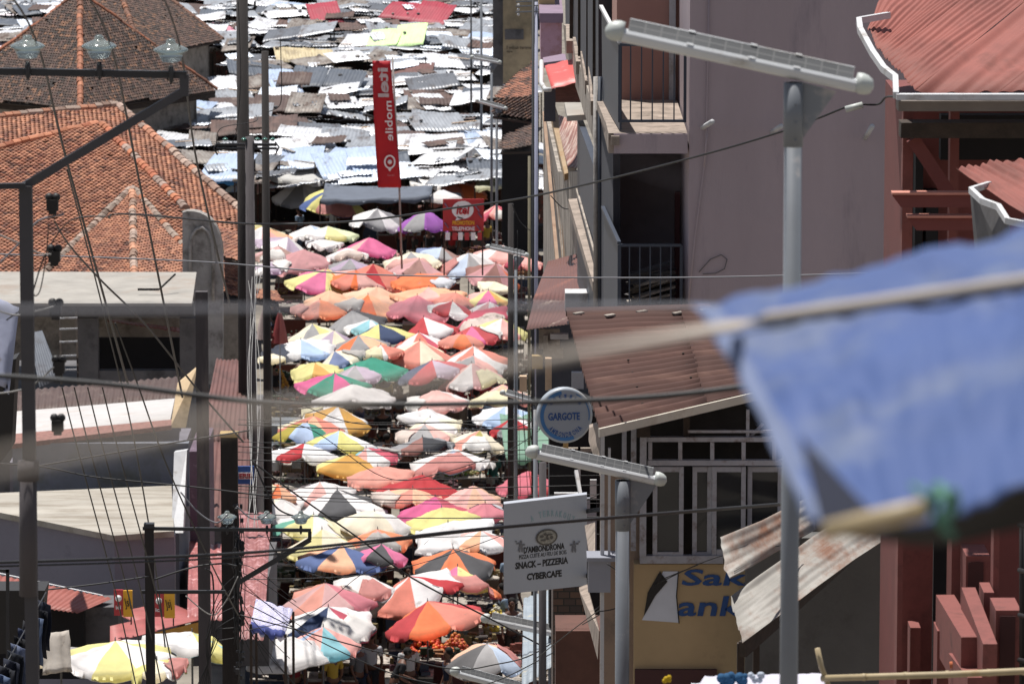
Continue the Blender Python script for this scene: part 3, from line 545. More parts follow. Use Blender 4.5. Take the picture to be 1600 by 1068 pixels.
# brick chimney wall behind pizza sign
t = thing('brick_wall', P(890, 1000, 66), 'dark worn brick wall showing under the square pizzeria sign', 'wall')
mbk = bpy.data.materials.new('old_brick'); mbk.use_nodes = True; nt = mbk.node_tree; bk = nt.nodes.new('ShaderNodeTexBrick'); tc = nt.nodes.new('ShaderNodeTexCoord'); mp = nt.nodes.new('ShaderNodeMapping'); mp.inputs['Rotation'].default_value = (math.pi/2, 0, 0)
nt.links.new(tc.outputs['Object'], mp.inputs[0]); nt.links.new(mp.outputs[0], bk.inputs[0]); bk.inputs['Scale'].default_value = 3.2; bk.inputs['Color1'].default_value = (.11, .06, .04, 1); bk.inputs['Color2'].default_value = (.05, .035, .03, 1); bk.inputs['Mortar'].default_value = (.03, .025, .02, 1); bk.inputs['Mortar Size'].default_value = .03; bk.inputs['Row Height'].default_value = .3
nt.links.new(bk.outputs[0], nt.nodes['Principled BSDF'].inputs['Base Color']); nt.nodes['Principled BSDF'].inputs['Roughness'].default_value = .9
mb = MB(); pbox(mb, 864, 900, 912, 1200, 66, 3); mb.build('masonry', mbk, t)
mb = MB(); pbox(mb, 868, 985, 940, 1200, 63, 1); mb.build('painted_base', mat('old_red_wall', '#5a3a30', rough=.85, var=.3), t)
# pale blue tiled awning roof under the lamp
mb = MB(); corr(mb, P(818, 934, 84), P(862, 920, 86), P(862, 1040, 72), P(815, 1075, 72), .22, .01, 6); o = mb.build('blue_grey_awning', mat('blue_grey_sheet', '#8b949c', rough=.6, var=.15, scale=3, dirt='#c0b088', damt=.12)); tag(o, 'pale blue grey sheet awning beside the brick wall, under the pizzeria sign', 'awning')
# rusty white corrugated canopy on timber
t = thing('rusty_canopy', P(1250, 1000, 51), 'torn rusty white corrugated canopy on a timber beam, hiding part of the blue lettering', 'canopy')
mr = mat('rusty_white_sheet', '#8c8882', rough=.6, var=.25, scale=2, dirt='#6d4a36', damt=.55, dscale=2.2, stretch=(1, .4, 1))
mb = MB(); corr(mb, P(1122, 842, 51.5), P(1138, 906, 51), P(1278, 824, 53), P(1262, 778, 53.4), .13, .006, 4, seg=6, warp=.07, seed=2); mb.build('upper_sheet', mr, t)
mb = MB(); corr(mb, P(1142, 932, 51), P(1160, 1004, 50), P(1392, 832, 52.6), P(1310, 808, 53.2), .13, .006, 4, seg=6, warp=.07, seed=6); mb.build('lower_sheet', mr, t)
mb = MB(); bar(mb, P(1160, 1014, 50.2), P(1345, 850, 52.8), .07, .16); bar(mb, P(1166, 1004, 50.4), P(1345, 856, 52.9), .05, .07); mb.build('beam', m_darkwood, t)
mb = MB(); pbox(mb, 1151, 1005, 1162, 1300, 50.4, .08); pbox(mb, 1176, 1000, 1186, 1300, 52.5, .08); mb.build('post', m_darkwood, t)
mb = MB(); pbox(mb, 1165, 840, 1402, 1400, 53.2, .35); o = mb.build('grey_render_wall', mat('smoke_render', '#5f5e5c', rough=.9, var=.2, scale=.9, dirt='#45423f', damt=.3, dscale=.7, bump=.3)); tag(o, 'plain dark grey rendered wall between the rusty canopy and the red house', 'wall')
# ---- red house on the right edge
t = thing('red_house', (6.5, 46, 0), 'brick red timbered house at the right edge with faded red corrugated roof', 'building')
mrr = mat('faded_red_roof', '#82483e', rough=.75, var=.25, scale=1.4, dirt='#68382e', damt=.35, dscale=1.6, stretch=(1, .4, 1))
mred = mat('red_paint', '#7e4640', rough=.8, var=.3, scale=3, dirt='#5c332e', damt=.4, dscale=3); mdred = mat('dark_red_wall', '#6e3632', rough=.75, var=.15)
A = P(1355, 47, 47.4); B = P(1420, 142, 45.0); C = P(1700, 146, 45.0); D = P(1700, -90, 51); E = P(1395, -20, 50)
mb = MB(); nn = (B-A).cross(C-B).normalized()
# roof plane as corrugated strips running up-right
def rp(px, py): return onplane(px, py, B, (C-B).cross(E-B).normalized())
EE = [rp(1355, 46), rp(1385, 92), rp(1430, 143), rp(1560, 146), rp(1720, 147)]; TT = [rp(1380, -10), rp(1600, -70), rp(1720, -95), rp(1850, -95), rp(1990, -95)]
for i in range(4):
    up = Vector((0, 0, .012*(i % 2))); corr(mb, EE[i]+up, EE[i+1]+up, TT[i+1]+up, TT[i]+up, .15, .009, 8, seg=6, warp=.06, seed=i*3)
mb.build('roof', mrr, t)
mb = MB(); g_ = [P(1388, 24, 48), P(1342, 32, 47.5), P(1344, 47, 47.2), P(1363, 82, 46.5), P(1381, 108, 45.7), P(1399, 122, 45.3), P(1400, 149, 44.8)]
for i in range(6): bar(mb, g_[i], g_[i+1], .05, .06)
bar(mb, P(1400, 151, 44.8), P(1720, 151, 44.8), .12, .05); mb.build('gutter', MC['white_paint'], t)
mb = MB(); pbox(mb, 1404, 158, 1720, 174, 44.9, .3); mb.build('gutter_board', mat('grey_board', '#6e6660', rough=.8, var=.2), t)
mb = MB(); pbox(mb, 1413, 174, 1720, 1400, 47.2, 3); mb.build('wall', mdred, t)
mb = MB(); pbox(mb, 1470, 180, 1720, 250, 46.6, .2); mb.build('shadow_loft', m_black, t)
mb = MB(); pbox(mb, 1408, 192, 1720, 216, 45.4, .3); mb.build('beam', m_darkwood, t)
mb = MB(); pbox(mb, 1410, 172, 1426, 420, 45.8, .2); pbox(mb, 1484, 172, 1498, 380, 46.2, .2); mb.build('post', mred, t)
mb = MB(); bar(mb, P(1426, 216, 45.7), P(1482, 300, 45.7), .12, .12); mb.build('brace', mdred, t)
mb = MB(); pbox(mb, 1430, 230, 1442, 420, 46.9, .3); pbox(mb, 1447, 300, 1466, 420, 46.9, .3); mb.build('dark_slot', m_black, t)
for (x0, y0, x1, y1) in ((1394, 304, 1530, 324), (1418, 340, 1542, 360)):
    mb = MB(); a = [P(x0, y0+1, 45), P(x1, y0, 45), P(x1, y1, 45), P(x0+14, y1, 45)]; mb.plate(a, (0, .12, 0)); o = mb.build('rail_board', mdred, t); mb = MB(); pbox(mb, x0, y0-3, x1, y0+.5, 44.97, .16); mb.build('top_edge', MC['salmon_edge'] if 'salmon_edge' in MC else mat('salmon_edge', '#c08070', rough=.7), o)
# second lower roof
mb = MB(); q = [P(1496, 262, 42.8), P(1720, 236, 43.6), P(1720, 420, 40.6), P(1520, 305, 41.8)]
corr(mb, P(1560, 252, 43.6), P(1494, 262, 43.2), P(1600, 335, 41.0), P(1720, 330, 41.4), .1, .014, 5, seg=6, warp=.03); corr(mb, P(1720, 236, 43.7), P(1558, 253, 43.62), P(1718, 332, 41.42), P(1860, 330, 41.4), .1, .014, 5, seg=6, warp=.03); mb.build('lower_roof', mrr, t)
mb = MB(); g_ = [P(1546, 288, 42.4), P(1517, 297, 42), P(1535, 314, 41.4), P(1560, 323, 41.1), P(1574, 345, 40.6), P(1600, 350, 40.5)]
for i in range(5): bar(mb, g_[i], g_[i+1], .04, .05)
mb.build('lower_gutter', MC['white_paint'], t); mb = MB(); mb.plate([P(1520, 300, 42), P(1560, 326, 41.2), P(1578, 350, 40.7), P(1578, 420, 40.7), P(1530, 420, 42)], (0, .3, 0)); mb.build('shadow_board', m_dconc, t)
# stepped red stair strings at the foot
mb = MB(); pbox(mb, 1400, 830, 1408, 1400, 44.6, .3); pbox(mb, 1408, 800, 1455, 1400, 45.2, .3); pbox(mb, 1420, 980, 1436, 1400, 44.8, .3); mb.build('buttress', mred, t)
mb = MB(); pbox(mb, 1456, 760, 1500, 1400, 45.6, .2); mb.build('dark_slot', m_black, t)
def stair(pts, d, dep, name='stair_string'):
    mb = MB(); mb.plate([P(x, y, d) for x, y in pts], (0, dep, 0)); mb.build(name, mred, t)
for (x0, y0, x1, d_, th) in ((1506, 868, 1543, 44.0, .55), (1553, 953, 1592, 42.6, .55), (1534, 925, 1550, 43.3, .45), (1484, 812, 1505, 44.6, .5), (1462, 985, 1480, 43.9, .4), (1549, 800, 1558, 43.5, .25)):
    mb = MB(); pbox(mb, x0, y0, x1, 1400, d_, th); mb.build('masonry_pier', mred, t)
mb = MB(); bar(mb, P(1476, 972, 44.2), P(1516, 1040, 42.4), .16, .5); mb.build('sloping_wall', mred, t)
mb = MB(); bar(mb, P(1512, 960, 43.6), P(1546, 1050, 42.0), .12, .5); mb.build('sloping_wall', mred, t)
mb = MB(); bar(mb, P(1500, 1046, 43), P(1530, 1085, 42), .2, .3); mb.build('step', mred, t)
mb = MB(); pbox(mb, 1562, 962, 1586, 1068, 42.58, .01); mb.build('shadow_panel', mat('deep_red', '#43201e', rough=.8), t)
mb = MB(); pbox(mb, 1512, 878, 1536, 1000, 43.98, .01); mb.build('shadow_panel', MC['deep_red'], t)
mb = MB(); mb.tube([P(1484, 1038, 42.8), P(1524, 1036, 42.8)], .03, 8); mb.build('pipe', mat('orange_pipe', '#b0603c', rough=.6), t)
mb = MB()
for k in range(7): mb.tube([P(1596+k*5, 780+k*4, 42), P(1596+k*5, 1068, 42)], .02, 6)
for k in range(4): mb.tube([P(1592, 820+k*70, 41.95), P(1640, 832+k*70, 41.6)], .02, 6)
o = mb.build('iron_grille', m_ink); tag(o, 'black iron window grille at the right edge of the red house', 'grille')
# ---- far right background: beige block, tiled roofs, blue doors
t = thing('beige_block', Z(812, 130, 0), 'tall beige walled block with faint painted writing at the far end of the street', 'building')
mb = MB(); pbox(mb, 786, -60, 838, 130, 205, 5); mb.build('wall', mat('beige_wall', '#a9987c', rough=.9, var=.25, scale=.5, dirt='#6e6554', damt=.4, dscale=.3), t)
s = mpp(P(800, 70, 205)); textmesh('I mbaz tarana', P(792, 77, 204.97), (1, 0, 0), (0, 0, 1), 38*s, 5*s, m_ink, t); textmesh('aje', P(792, 83, 204.97), (1, 0, 0), (0, 0, 1), 9*s, 4*s, m_ink, t)
mb = MB(); pbox(mb, 789, 46, 818, 62, 204.95, .04); mb.build('dark_stain', MC['soot_stained_concrete'], t)
mb = MB(); pbox(mb, 770, -60, 786, 135, 206, 5); mb.build('side_wall', m_dconc, t)
t = thing('tiled_shed', Z(812, 240, 0), 'rust brown tiled roof shed right of the small street lamps, far along the street', 'building')
mb = MB(); tiles(mb, [P(838, 96, 196), P(838, 150, 188), P(800, 162, 187), P(775, 155, 189)], .2, .17, (['#8a5a44', '#7a4e3c', '#9a6650'], ['#4a342a', '#3c2a24']), .35, seed=61)
tiles(mb, [P(838, 152, 187), P(838, 192, 181), P(770, 182, 182), P(778, 160, 186)], .2, .17, DRK, .3, seed=62); tiles(mb, [P(838, 196, 180), P(838, 236, 174), P(782, 238, 173), P(790, 222, 177)], .2, .17, DRK, .3, seed=63); mb.build('roof', m_tile, t)
mb = MB(); pbox(mb, 784, 158, 842, 420, 190, 3); mb.build('wall', m_black, t)

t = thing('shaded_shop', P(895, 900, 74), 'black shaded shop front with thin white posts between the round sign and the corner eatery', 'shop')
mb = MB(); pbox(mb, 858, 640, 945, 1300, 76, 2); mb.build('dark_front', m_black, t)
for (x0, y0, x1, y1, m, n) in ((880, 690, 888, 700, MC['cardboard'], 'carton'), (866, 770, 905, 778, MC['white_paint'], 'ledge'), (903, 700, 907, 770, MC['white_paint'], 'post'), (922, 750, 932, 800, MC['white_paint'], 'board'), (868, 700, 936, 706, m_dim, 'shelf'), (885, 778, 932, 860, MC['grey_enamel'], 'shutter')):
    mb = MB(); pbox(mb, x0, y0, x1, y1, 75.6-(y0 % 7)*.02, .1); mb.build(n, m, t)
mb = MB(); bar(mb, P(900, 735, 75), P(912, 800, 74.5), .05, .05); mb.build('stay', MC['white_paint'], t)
# ================================================================ lamps, poles, signs, cables
m_alu = mat('lamp_white_metal', '#c2c4c6', rough=.45, var=.08, scale=2, dirt='#9a948c', damt=.12); m_cap = mat('lamp_end_plastic', '#b4b8b4', rough=.5, var=.12, dirt='#6b5a48', damt=.15)
m_pole = mat('galvanised_pole', '#70747a', rough=.5, var=.12, scale=1.5, dirt='#a8a09a', damt=.1)
m_cell = bpy.data.materials.new('solar_cells'); m_cell.use_nodes = True; nt = m_cell.node_tree; bk = nt.nodes.new('ShaderNodeTexBrick'); tc = nt.nodes.new('ShaderNodeTexCoord')
bk.offset = 0; bk.inputs['Color1'].default_value = (.05, .052, .056, 1); bk.inputs['Color2'].default_value = (.07, .072, .076, 1); bk.inputs['Mortar'].default_value = (.12, .12, .12, 1); bk.inputs['Scale'].default_value = 1
bk.inputs['Mortar Size'].default_value = .004; bk.inputs['Brick Width'].default_value = .09; bk.inputs['Row Height'].default_value = .12
nt.links.new(tc.outputs['Object'], bk.inputs[0]); nt.links.new(bk.outputs[0], nt.nodes['Principled BSDF'].inputs['Base Color']); nt.nodes['Principled BSDF'].inputs['Roughness'].default_value = .5
LAMPS = [(965, 52, 1345, 134, 25, 28, 1240, 28, 1300, 'nearest solar street lamp with long dusty panel bar in front of the mauve wall', 16),
 (834, 708, 1028, 750, 17, 52, 973, 22, 1300, 'solar street lamp just above the square pizzeria sign, on a pale post', 10),
 (760, 967, 903, 996, 12, 76, 862, 10, 1300, 'solar street lamp below the square pizzeria sign, beside the red parasol', 7),
 (712, 1050, 830, 1082, 12, 90, 800, 9, 1250, 'solar street lamp cut by the lower picture edge near the grey and blue parasol', 7),
 (786, 614, 842, 630, 7, 118, 834, 5, 800, 'small solar street lamp just left of the round blue sign', 5),
 (763, 386, 822, 399, 6, 128, 806, 6, 640, 'solar street lamp standing among the pink parasols beside the dark post', 5),
 (746, 158, 789, 170, 5, 182, 776, 4, 330, 'distant solar street lamp beside the rusty tiled shed, nearer of two', 4),
 (738, 90, 780, 98, 5, 195, 768, 4, 300, 'distant solar street lamp beside the dark blue doorway, farther of two', 4)]
for (x0, y0, x1, y1, tp, d, xp, pw, yb, lab, off) in LAMPS:
    a = P(x0, y0, d); b = P(x1, y1, d); s = mpp(a); ax = (b-a).normalized(); L = (b-a).length; up = Vector((0, 0, 1)); fr = Vector((0, -1, 0)); w = (up-ax*up.dot(ax)).normalized()
    pt = P(xp, y0+(y1-y0)*(xp-x0)/(x1-x0)+tp*.7, d); gb = max(0.0, 24-.235*d if d < 102 else 0)
    t = thing('solar_street_lamp', (pt.x, d, gb), lab, 'street lamp', 'solar street lamps down the street')
    r = tp*s*.5
    mb = MB(); vs = []; n = 12
    prof = [(-1.0, .25), (-.98, -.1), (-.75, -.65), (-.3, -.95), (.2, -.95), (.75, -.6), (.95, 0), (.9, .5), (.4, .75), (-.75, .62)]
    for e in (a+ax*r*.6, b-ax*r*.6):
        for (f, u) in prof: vs.append(e-fr*f*-1*-r+w*u*r) if False else vs.append(e+fr*(-f)*r+w*u*r)
    k = len(prof); mb.add(vs, [(i, (i+1) % k, (i+1) % k+k, i+k) for i in range(k)]+[tuple(range(k-1, -1, -1)), tuple(range(k, 2*k))], 0, None, False); mb.build('housing', m_alu, t)
    # local axes so the cell pattern follows the bar
    me = bpy.data.meshes.new('solar_panel'); c0 = a+ax*L*.5+w*r*.85; pn = (w*1.0+fr*.35).normalized(); pv = pn.cross(ax).normalized()
    if pv.dot(w) < 0: pv = -pv
    # tilted so that its face looks towards the camera side
    pv = (w*.72-fr*.69).normalized(); pn = ax.cross(pv).normalized(); pn = pn if pn.dot(fr) > 0 else -pn
    hw = L/2-r*1.2; hh = r*.95
    mb2 = MB(); mb2.box((0, 0, 0), (hw, hh, .006)); me.from_pydata(mb2.v, [], mb2.f); me.materials.append(m_cell); o = bpy.data.objects.new('solar_panel', me); COL.objects.link(o); o.parent = t
    M = Matrix((ax, pv, ax.cross(pv))).transposed().to_4x4(); M.translation = c0+pv*r*.5+fr*r*.25-Vector(t['_w']); o.matrix_local = M
    mb = MB(); mb.box((0, hh+.003, 0), (hw, .003, .008)); mb.box((0, -hh-.003, 0), (hw, .003, .008))
    for q in (-.45, .1, .5): mb.box((q*hw, -hh-.004, .0), (.018, .006, .014)); mb.box((q*hw, hh+.004, .0), (.018, .006, .014))
    me = bpy.data.meshes.new('panel_rim'); me.from_pydata(mb.v, [], mb.f); me.materials.append(m_alu); o2 = bpy.data.objects.new('panel_rim', me); COL.objects.link(o2); o2.parent = t; o2.matrix_local = M
    for e, sg in ((a, -1), (b, 1)):
        mb = MB(); vs = []; rings = ((0, 1.15), (.6, 1.28), (1.2, 1.18), (1.75, .85), (2.0, .2)); k = 12
        for (q, rr) in rings:
            for i in range(k): an = 2*math.pi*i/k; vs.append(e+ax*sg*(q-.6)*r*1.15+fr*math.cos(an)*rr*r*.95+w*(math.sin(an)*rr*r*1.05+r*.35*(1-.3*q)))
        fs = [(j*k+i, j*k+(i+1) % k, (j+1)*k+(i+1) % k, (j+1)*k+i) for j in range(4) for i in range(k)]+[tuple(range(k-1, -1, -1)), tuple(4*k+i for i in range(k))]
        mb.add(vs, fs, 0, None, True); mb.build('end_cap', m_cap, t)
    mb = MB(); pr = pw*s*.5; mb.tube([Vector((pt.x, d, pt.z)), Vector((pt.x, d, gb-.3))], [pr, pr*1.1], 14); po = mb.build('pole', m_pole, t)
    mb = MB(); mb.tube([Vector((pt.x, d, pt.z+.0)), Vector((pt.x, d, pt.z-pw*s*3.6))], pr*1.12, 14)
    for q in (1.2, 2.2, 3.2): mb.ball(Vector((pt.x+pr*.2, d-pr*1.1, pt.z-pw*s*q)), pr*.13, n=6)
    mb.build('collar', m_pole, po)
    mb = MB(); zz = pt.z; px_ = pt.x+pr; mb.plate([Vector((px_, d, zz)), Vector((px_+pw*s*1.9, d, zz-.05)), Vector((px_, d, zz-pw*s*3.2))], (0, .01, 0)); mb.build('bracket', m_pole, t) if d < 60 or d > 70 else None
# --- posts
def post(name, x, y0, y1, wpx, d, m, label, cat='pole', sq=False, yb=None, group=None):
    a = P(x, y0, d); s = mpp(a); gb = max(0.0, 24-.235*d if d < 102 else 0); t = thing(name, (a.x, d, gb-.2), label, cat, group); r = wpx*s/2
    mb = MB()
    if sq: mb.box((a.x, d, (a.z+gb-.2)/2), (r, r*.8, (a.z-gb+.2)/2))
    else: mb.tube([Vector((a.x, d, gb-.2)), Vector((a.x, d, a.z))], [r*1.12, r*.9], 10)
    mb.build('shaft', m, t); return t, a, s
m_cpole = mat('old_concrete_pole', '#4a4547', rough=.9, var=.3, scale=3, dirt='#6b625e', damt=.3, stretch=(1, 1, .2), bump=.4)
m_wpole = mat('tarred_timber_pole', '#2c2726', rough=.9, var=.35, scale=4, stretch=(2, 2, .3), bump=.4)
m_glass = mat('insulator_glass', '#acb6b6', rough=.12, var=.1); _b = m_glass.node_tree.nodes['Principled BSDF']; _b.inputs['Transmission Weight'].default_value = .75; _b.inputs['IOR'].default_value = 1.3
m_steel = mat('black_steel', '#26262a', rough=.55, var=.2); m_green = mat('green_glass', '#3f6a60', rough=.15, var=.1)
def bell(mb, c, w):
    c = Vector(c); mb.lathe(c, [(w*.22, -w*.34), (w*.27, -.32*w), (w*.36, -.1*w), (w*.5, -.02*w), (w*.47, .03*w), (w*.33, .1*w), (w*.2, .15*w), (w*.13, .2*w), (w*.12, .28*w), (w*.06, .31*w)], 20)
def pin(mb, c, w): c = Vector(c); mb.lathe(c, [(w*.03, -w*.95), (w*.07, -.85*w), (w*.09, -.55*w), (w*.06, -.4*w)], 8)
t, a, s = post('power_pole', 378, -30, 0, 21, 126, m_wpole, 'tall dark power pole left of the street, running off the top of the picture'); TA = t
t2, a2, s2 = post('power_pole', 390, 214, 0, 16, 118, m_cpole, 'shorter dark pole with green glass insulators, touching the tall one')
mb = MB(); d = 118; bar(mb, P(338, 226, d), P(432, 226, d), .07, .06); bar(mb, P(338, 232, d), P(432, 232, d), .07, .05)
mb.tube([P(338, 224, d-.1), P(334, 232, d-.1), P(340, 242, d-.1)], .02, 6); mb.tube([P(430, 222, d-.1), P(436, 230, d-.1), P(430, 242, d-.1)], .02, 6); arm = mb.build('cross_arm', m_steel, t2)
for x in (352, 381, 402, 414, 426): mb = MB(); bell(mb, P(x, 217, d-.1), 9*s2); mb.build('insulator', m_green, arm)
post('power_pole', 414, 80, 0, 13, 122, m_wpole, 'slim dark wooden pole just right of the insulator pole, its top flat cut')
post('concrete_pole', 315, 455, 0, 19, 84, m_cpole, 'square grey concrete pole between the rooftop shelter and the street', 'pole', True)
tb, ab, sb = post('wired_pole', 358, 680, 0, 26, 78, m_wpole, 'thick black timber pole wrapped in tangled cables, nearest the market', 'pole', True)
mb = MB(); p = P(358, 678, 78); mb.box(p, (14*sb, 14*sb, 3*sb)); mb.build('cap', MC['cardboard'], tb)
for k in range(45):
    mb = MB(); y = 790+R.random()*270; x = 372+jit(8); q = P(x, y, 77.8-R.random()*.3); mb.box(q, ((1+R.random()*2)*sb, .03, (1.5+R.random()*3)*sb)); mb.ball(q, (1.5+R.random()*1.6)*sb, n=6)
    mb.build('cable_clamp', m_steel, tb)
mb = MB()
for k in range(16):
    x = 366+R.random()*14; y0 = 800+R.random()*80; y1 = y0+80+R.random()*160; mb.tube([P(x+jit(4), y0+(y1-y0)*i/6, 77.7-R.random()*.15) for i in range(7)], (.5+R.random()*.8)*sb, 5)
mb.build('cable_bundle', m_steel, tb)
for k in range(2):
    mb = MB(); x = 378; y = (856, 965)[k]; mb.lathe(P(x, y, 77.7), [(3*sb, -12*sb), (5*sb, -8*sb), (3*sb, -4*sb), (5*sb, 0), (3*sb, 4*sb), (5*sb, 8*sb), (2*sb, 12*sb)], 10); mb.build('insulator', m_steel, tb)
# pole with two cross arms and glass bells
tc_, ac, sc_ = post('cross_arm_pole', 233, 820, 0, 14, 70, m_wpole, 'slim square post with two black cross arms reaching to the wired pole', 'pole', True)
mb = MB(); bar(mb, P(223, 825, 70), P(486, 828, 70), .05, .045); mb.build('cross_arm', m_steel, tc_)
mb = MB(); bar(mb, P(484, 830, 70), P(484, 843, 70), .03, .05); bar(mb, P(484, 843, 70), P(372, 910, 70.3), .06, .07); mb.build('brace', m_steel, tc_)
mb = MB(); bar(mb, P(220, 924, 70), P(352, 924, 70), .05, .045); mb.build('cross_arm', m_steel, tc_)
mb = MB(); mb.box(P(233, 820, 69.98), (.07, .07, .03)); mb.build('cap', m_steel, tc_)
for x, y in ((355, 810), (417, 810), (470, 810)):
    mb = MB(); bell(mb, P(x, y-3, 70), 31*sc_); o = mb.build('insulator', m_glass, tc_); mb = MB(); pin(mb, P(x, y, 70), 26*sc_); mb.build('pin', m_steel, o)
# near left frame with three glass bells
d = 36; p = P(40, 290, d); s = mpp(p); gb = 24-.235*d
t = thing('insulator_frame', (p.x, d, gb-.2), 'near dark steel pole and angled frame carrying three pale glass insulators, upper left', 'power pole')
mb = MB(); mb.box((p.x, d, (p.z+gb-.2)/2), (10*s, 10*s, (p.z-gb+.2)/2)); mb.build('shaft', mat('dark_grey_steel', '#3c3a3e', rough=.6, var=.2, dirt='#5a5048', damt=.2), t)
mb = MB(); mb.tube([P(44, 720, d-.1), P(44, 930, d-.1)], 14*s, 12); mb.tube([P(44, 720, d-.1), P(44, 750, d-.1)], 17*s, 12); mb.build('concrete_sleeve', m_cpole, t)
mb = MB(); bar(mb, P(-80, 110, d+.2), P(292, 117, d+.2), .06, 11*s); mb.build('top_beam', m_steel, t)
mb = MB(); bar(mb, P(288, 117, d+.2), P(288, 150, d+.2), .06, 14*s); bar(mb, P(291, 140, d+.2), P(36, 292, d), .04, 13*s); mb.build('brace', MC['dark_grey_steel'], t)
mb = MB(); bar(mb, P(-60, 292, d-.1), P(40, 290, d-.1), .05, 9*s); mb.build('lower_beam', m_steel, t)
for x, y in ((43, 72), (155, 72), (267, 78)):
    mb = MB(); bell(mb, P(x, y, d+.15), 56*s); o = mb.build('insulator', m_glass, t); mb = MB(); pin(mb, P(x, y+4, d+.15), 52*s); mb.build('pin', m_steel, o)
for i, (x, y) in enumerate(((82, 320), (85, 400), (87, 484), (92, 573), (90, 664))):
    mb = MB(); c = P(x, y, d+.3); mb.box(c, (9*s, .04, 9*s)); mb.ball(c+Vector((-5*s, 0, 12*s)), 7*s); mb.ball(c+Vector((6*s, 0, 12*s)), 7*s); mb.box(c+Vector((0, 0, -11*s)), (6*s, .03, 4*s))
    o = mb.build('cable_clamp', m_ink); tag(o, ('uppermost', 'second', 'third', 'fourth', 'lowest')[i]+' of the black lumpy cable clamps hanging beside the near left steel pole', 'cable clamp', 'cable clamps beside the steel pole')
# --- banner (seen from behind, so its writing is mirrored)
d = 176; mr_ = mat('banner_red', '#c4232f', rough=.6, var=.1, scale=.6, trans=.25)
t = thing('feather_banner', P(628, 420, d), 'tall red vertical banner with mirrored white lettering, hanging above the market', 'banner')
g = []
for i in range(25):
    y = 95+198*i/24; v = i/24; xl = 582+9*math.sin(v*1.3)*v*1.0; xr = 610+17*v; row = []
    for j in range(6): row.append(P(xl+(xr-xl)*j/5, y, d+.05*math.sin(v*9+j*.8)))
    g.append(row)
mb = MB(); mb.grid(g, (0, .01, 0)); mb.build('cloth', mr_, t); s = mpp(P(600, 200, d))
zd = (0, 0, -1); lf = (-1, 0, 0); tw = d-.1
textmesh('itel', P(606, 106, tw), (.04, 0, -1), lf, 46*s, 17*s, mat('banner_white', '#c9bcbc', rough=.7), t, bold=.03); textmesh('mobile', P(612, 158, tw), (.04, 0, -1), lf, 62*s, 12*s, m_white, t, bold=.01)
mb = MB(); c = P(609, 253, tw)
for i in range(24):
    a_ = 2*math.pi*i/24; b_ = 2*math.pi*(i+1)/24
    mb.plate([c+Vector((math.cos(a_)*9*s, 0, math.sin(a_)*11*s)), c+Vector((math.cos(b_)*9*s, 0, math.sin(b_)*11*s)), c+Vector((math.cos(b_)*6.5*s, 0, math.sin(b_)*8.5*s)), c+Vector((math.cos(a_)*6.5*s, 0, math.sin(a_)*8.5*s))], (0, .01, 0))
mb.lathe(c, [(3.5*s, 0), (3.5*s, .01)], 12, axis=(0, -1, 0)); mb.plate([c+Vector((-3*s, 0, -11*s)), c+Vector((3*s, 0, -11*s)), c+Vector((0, 0, -15*s))], (0, .01, 0)); mb.build('emblem', m_white, t)
textmesh('itel', P(616, 275, tw), (-1, 0, 0), (0, 0, 1), 10*s, 3*s, mat('faded_pink_ink', '#d08a90', rough=.6), t)
mb = MB(); mb.tube([Vector((P(613, 90, d).x, d+.1, P(613, 90, d).z)), P(624, 293, d+.1), P(628, 420, d+.1)], .035, 8); mb.build('mast', m_conc, t)
# promotion sign
d = 168; t = thing('promotion_sign', P(725, 420, d), 'square red promotional phone sign with white circle and yellow word, hung with small cards', 'sign')
s = mpp(P(725, 340, d)); mb = MB(); pbox(mb, 692, 311, 756, 361, d, .06); mb.build('panel', mat('promo_red', '#b52a30', rough=.5, var=.1, dirt='#8e2026', damt=.2), t)
mb = MB(); c = P(723, 328, d-.03); mb.plate([c+Vector((math.cos(a_*math.pi/12)*17*s, 0, math.sin(a_*math.pi/12)*14*s)) for a_ in range(24)], (0, .01, 0)); mb.plate([c+Vector((-8*s, 0, -10*s)), c+Vector((2*s, 0, -13*s)), c+Vector((-12*s, 0, -17*s))], (0, .01, 0)); mb.build('speech_disc', m_white, t)
textmesh('itel', P(713, 335, d-.05), (1, 0, 0), (0, 0, 1), 21*s, 15*s, mr_, t, bold=.03, shear=.15)
textmesh('PROMOTION', P(707, 351.5, d-.04), (1, 0, 0), (0, 0, 1), 34*s, 7*s, m_yel, t, bold=.04); textmesh('TELEPHONE', P(706, 360, d-.04), (1, 0, 0), (0, 0, 1), 36*s, 6*s, m_white, t, bold=.02)
mb = MB()
for x, y in ((698, 322), (746, 326), (750, 336), (698, 352), (748, 356)): bar(mb, P(x-3, y-4, d-.03), P(x+3, y+4, d-.03), 7*s, .02)
mb.build('phone_picture', mat('phone_grey', '#5a6a8a', rough=.5, var=.5, scale=9), t)
for i, x in enumerate((700, 711, 720, 730, 740, 750)):
    mb = MB(); pbox(mb, x-4, 363, x+3, 375, d-.02+i*.001, .015); mb.build('hanging_card', m_white if i % 2 == 0 else m_red, t)
mb = MB(); mb.tube([P(694, 311, d+.1), P(694, 430, d+.1)], .03, 6); mb.tube([P(754, 311, d+.1), P(754, 430, d+.1)], .03, 6); mb.build('support_post', m_darkwood, t)
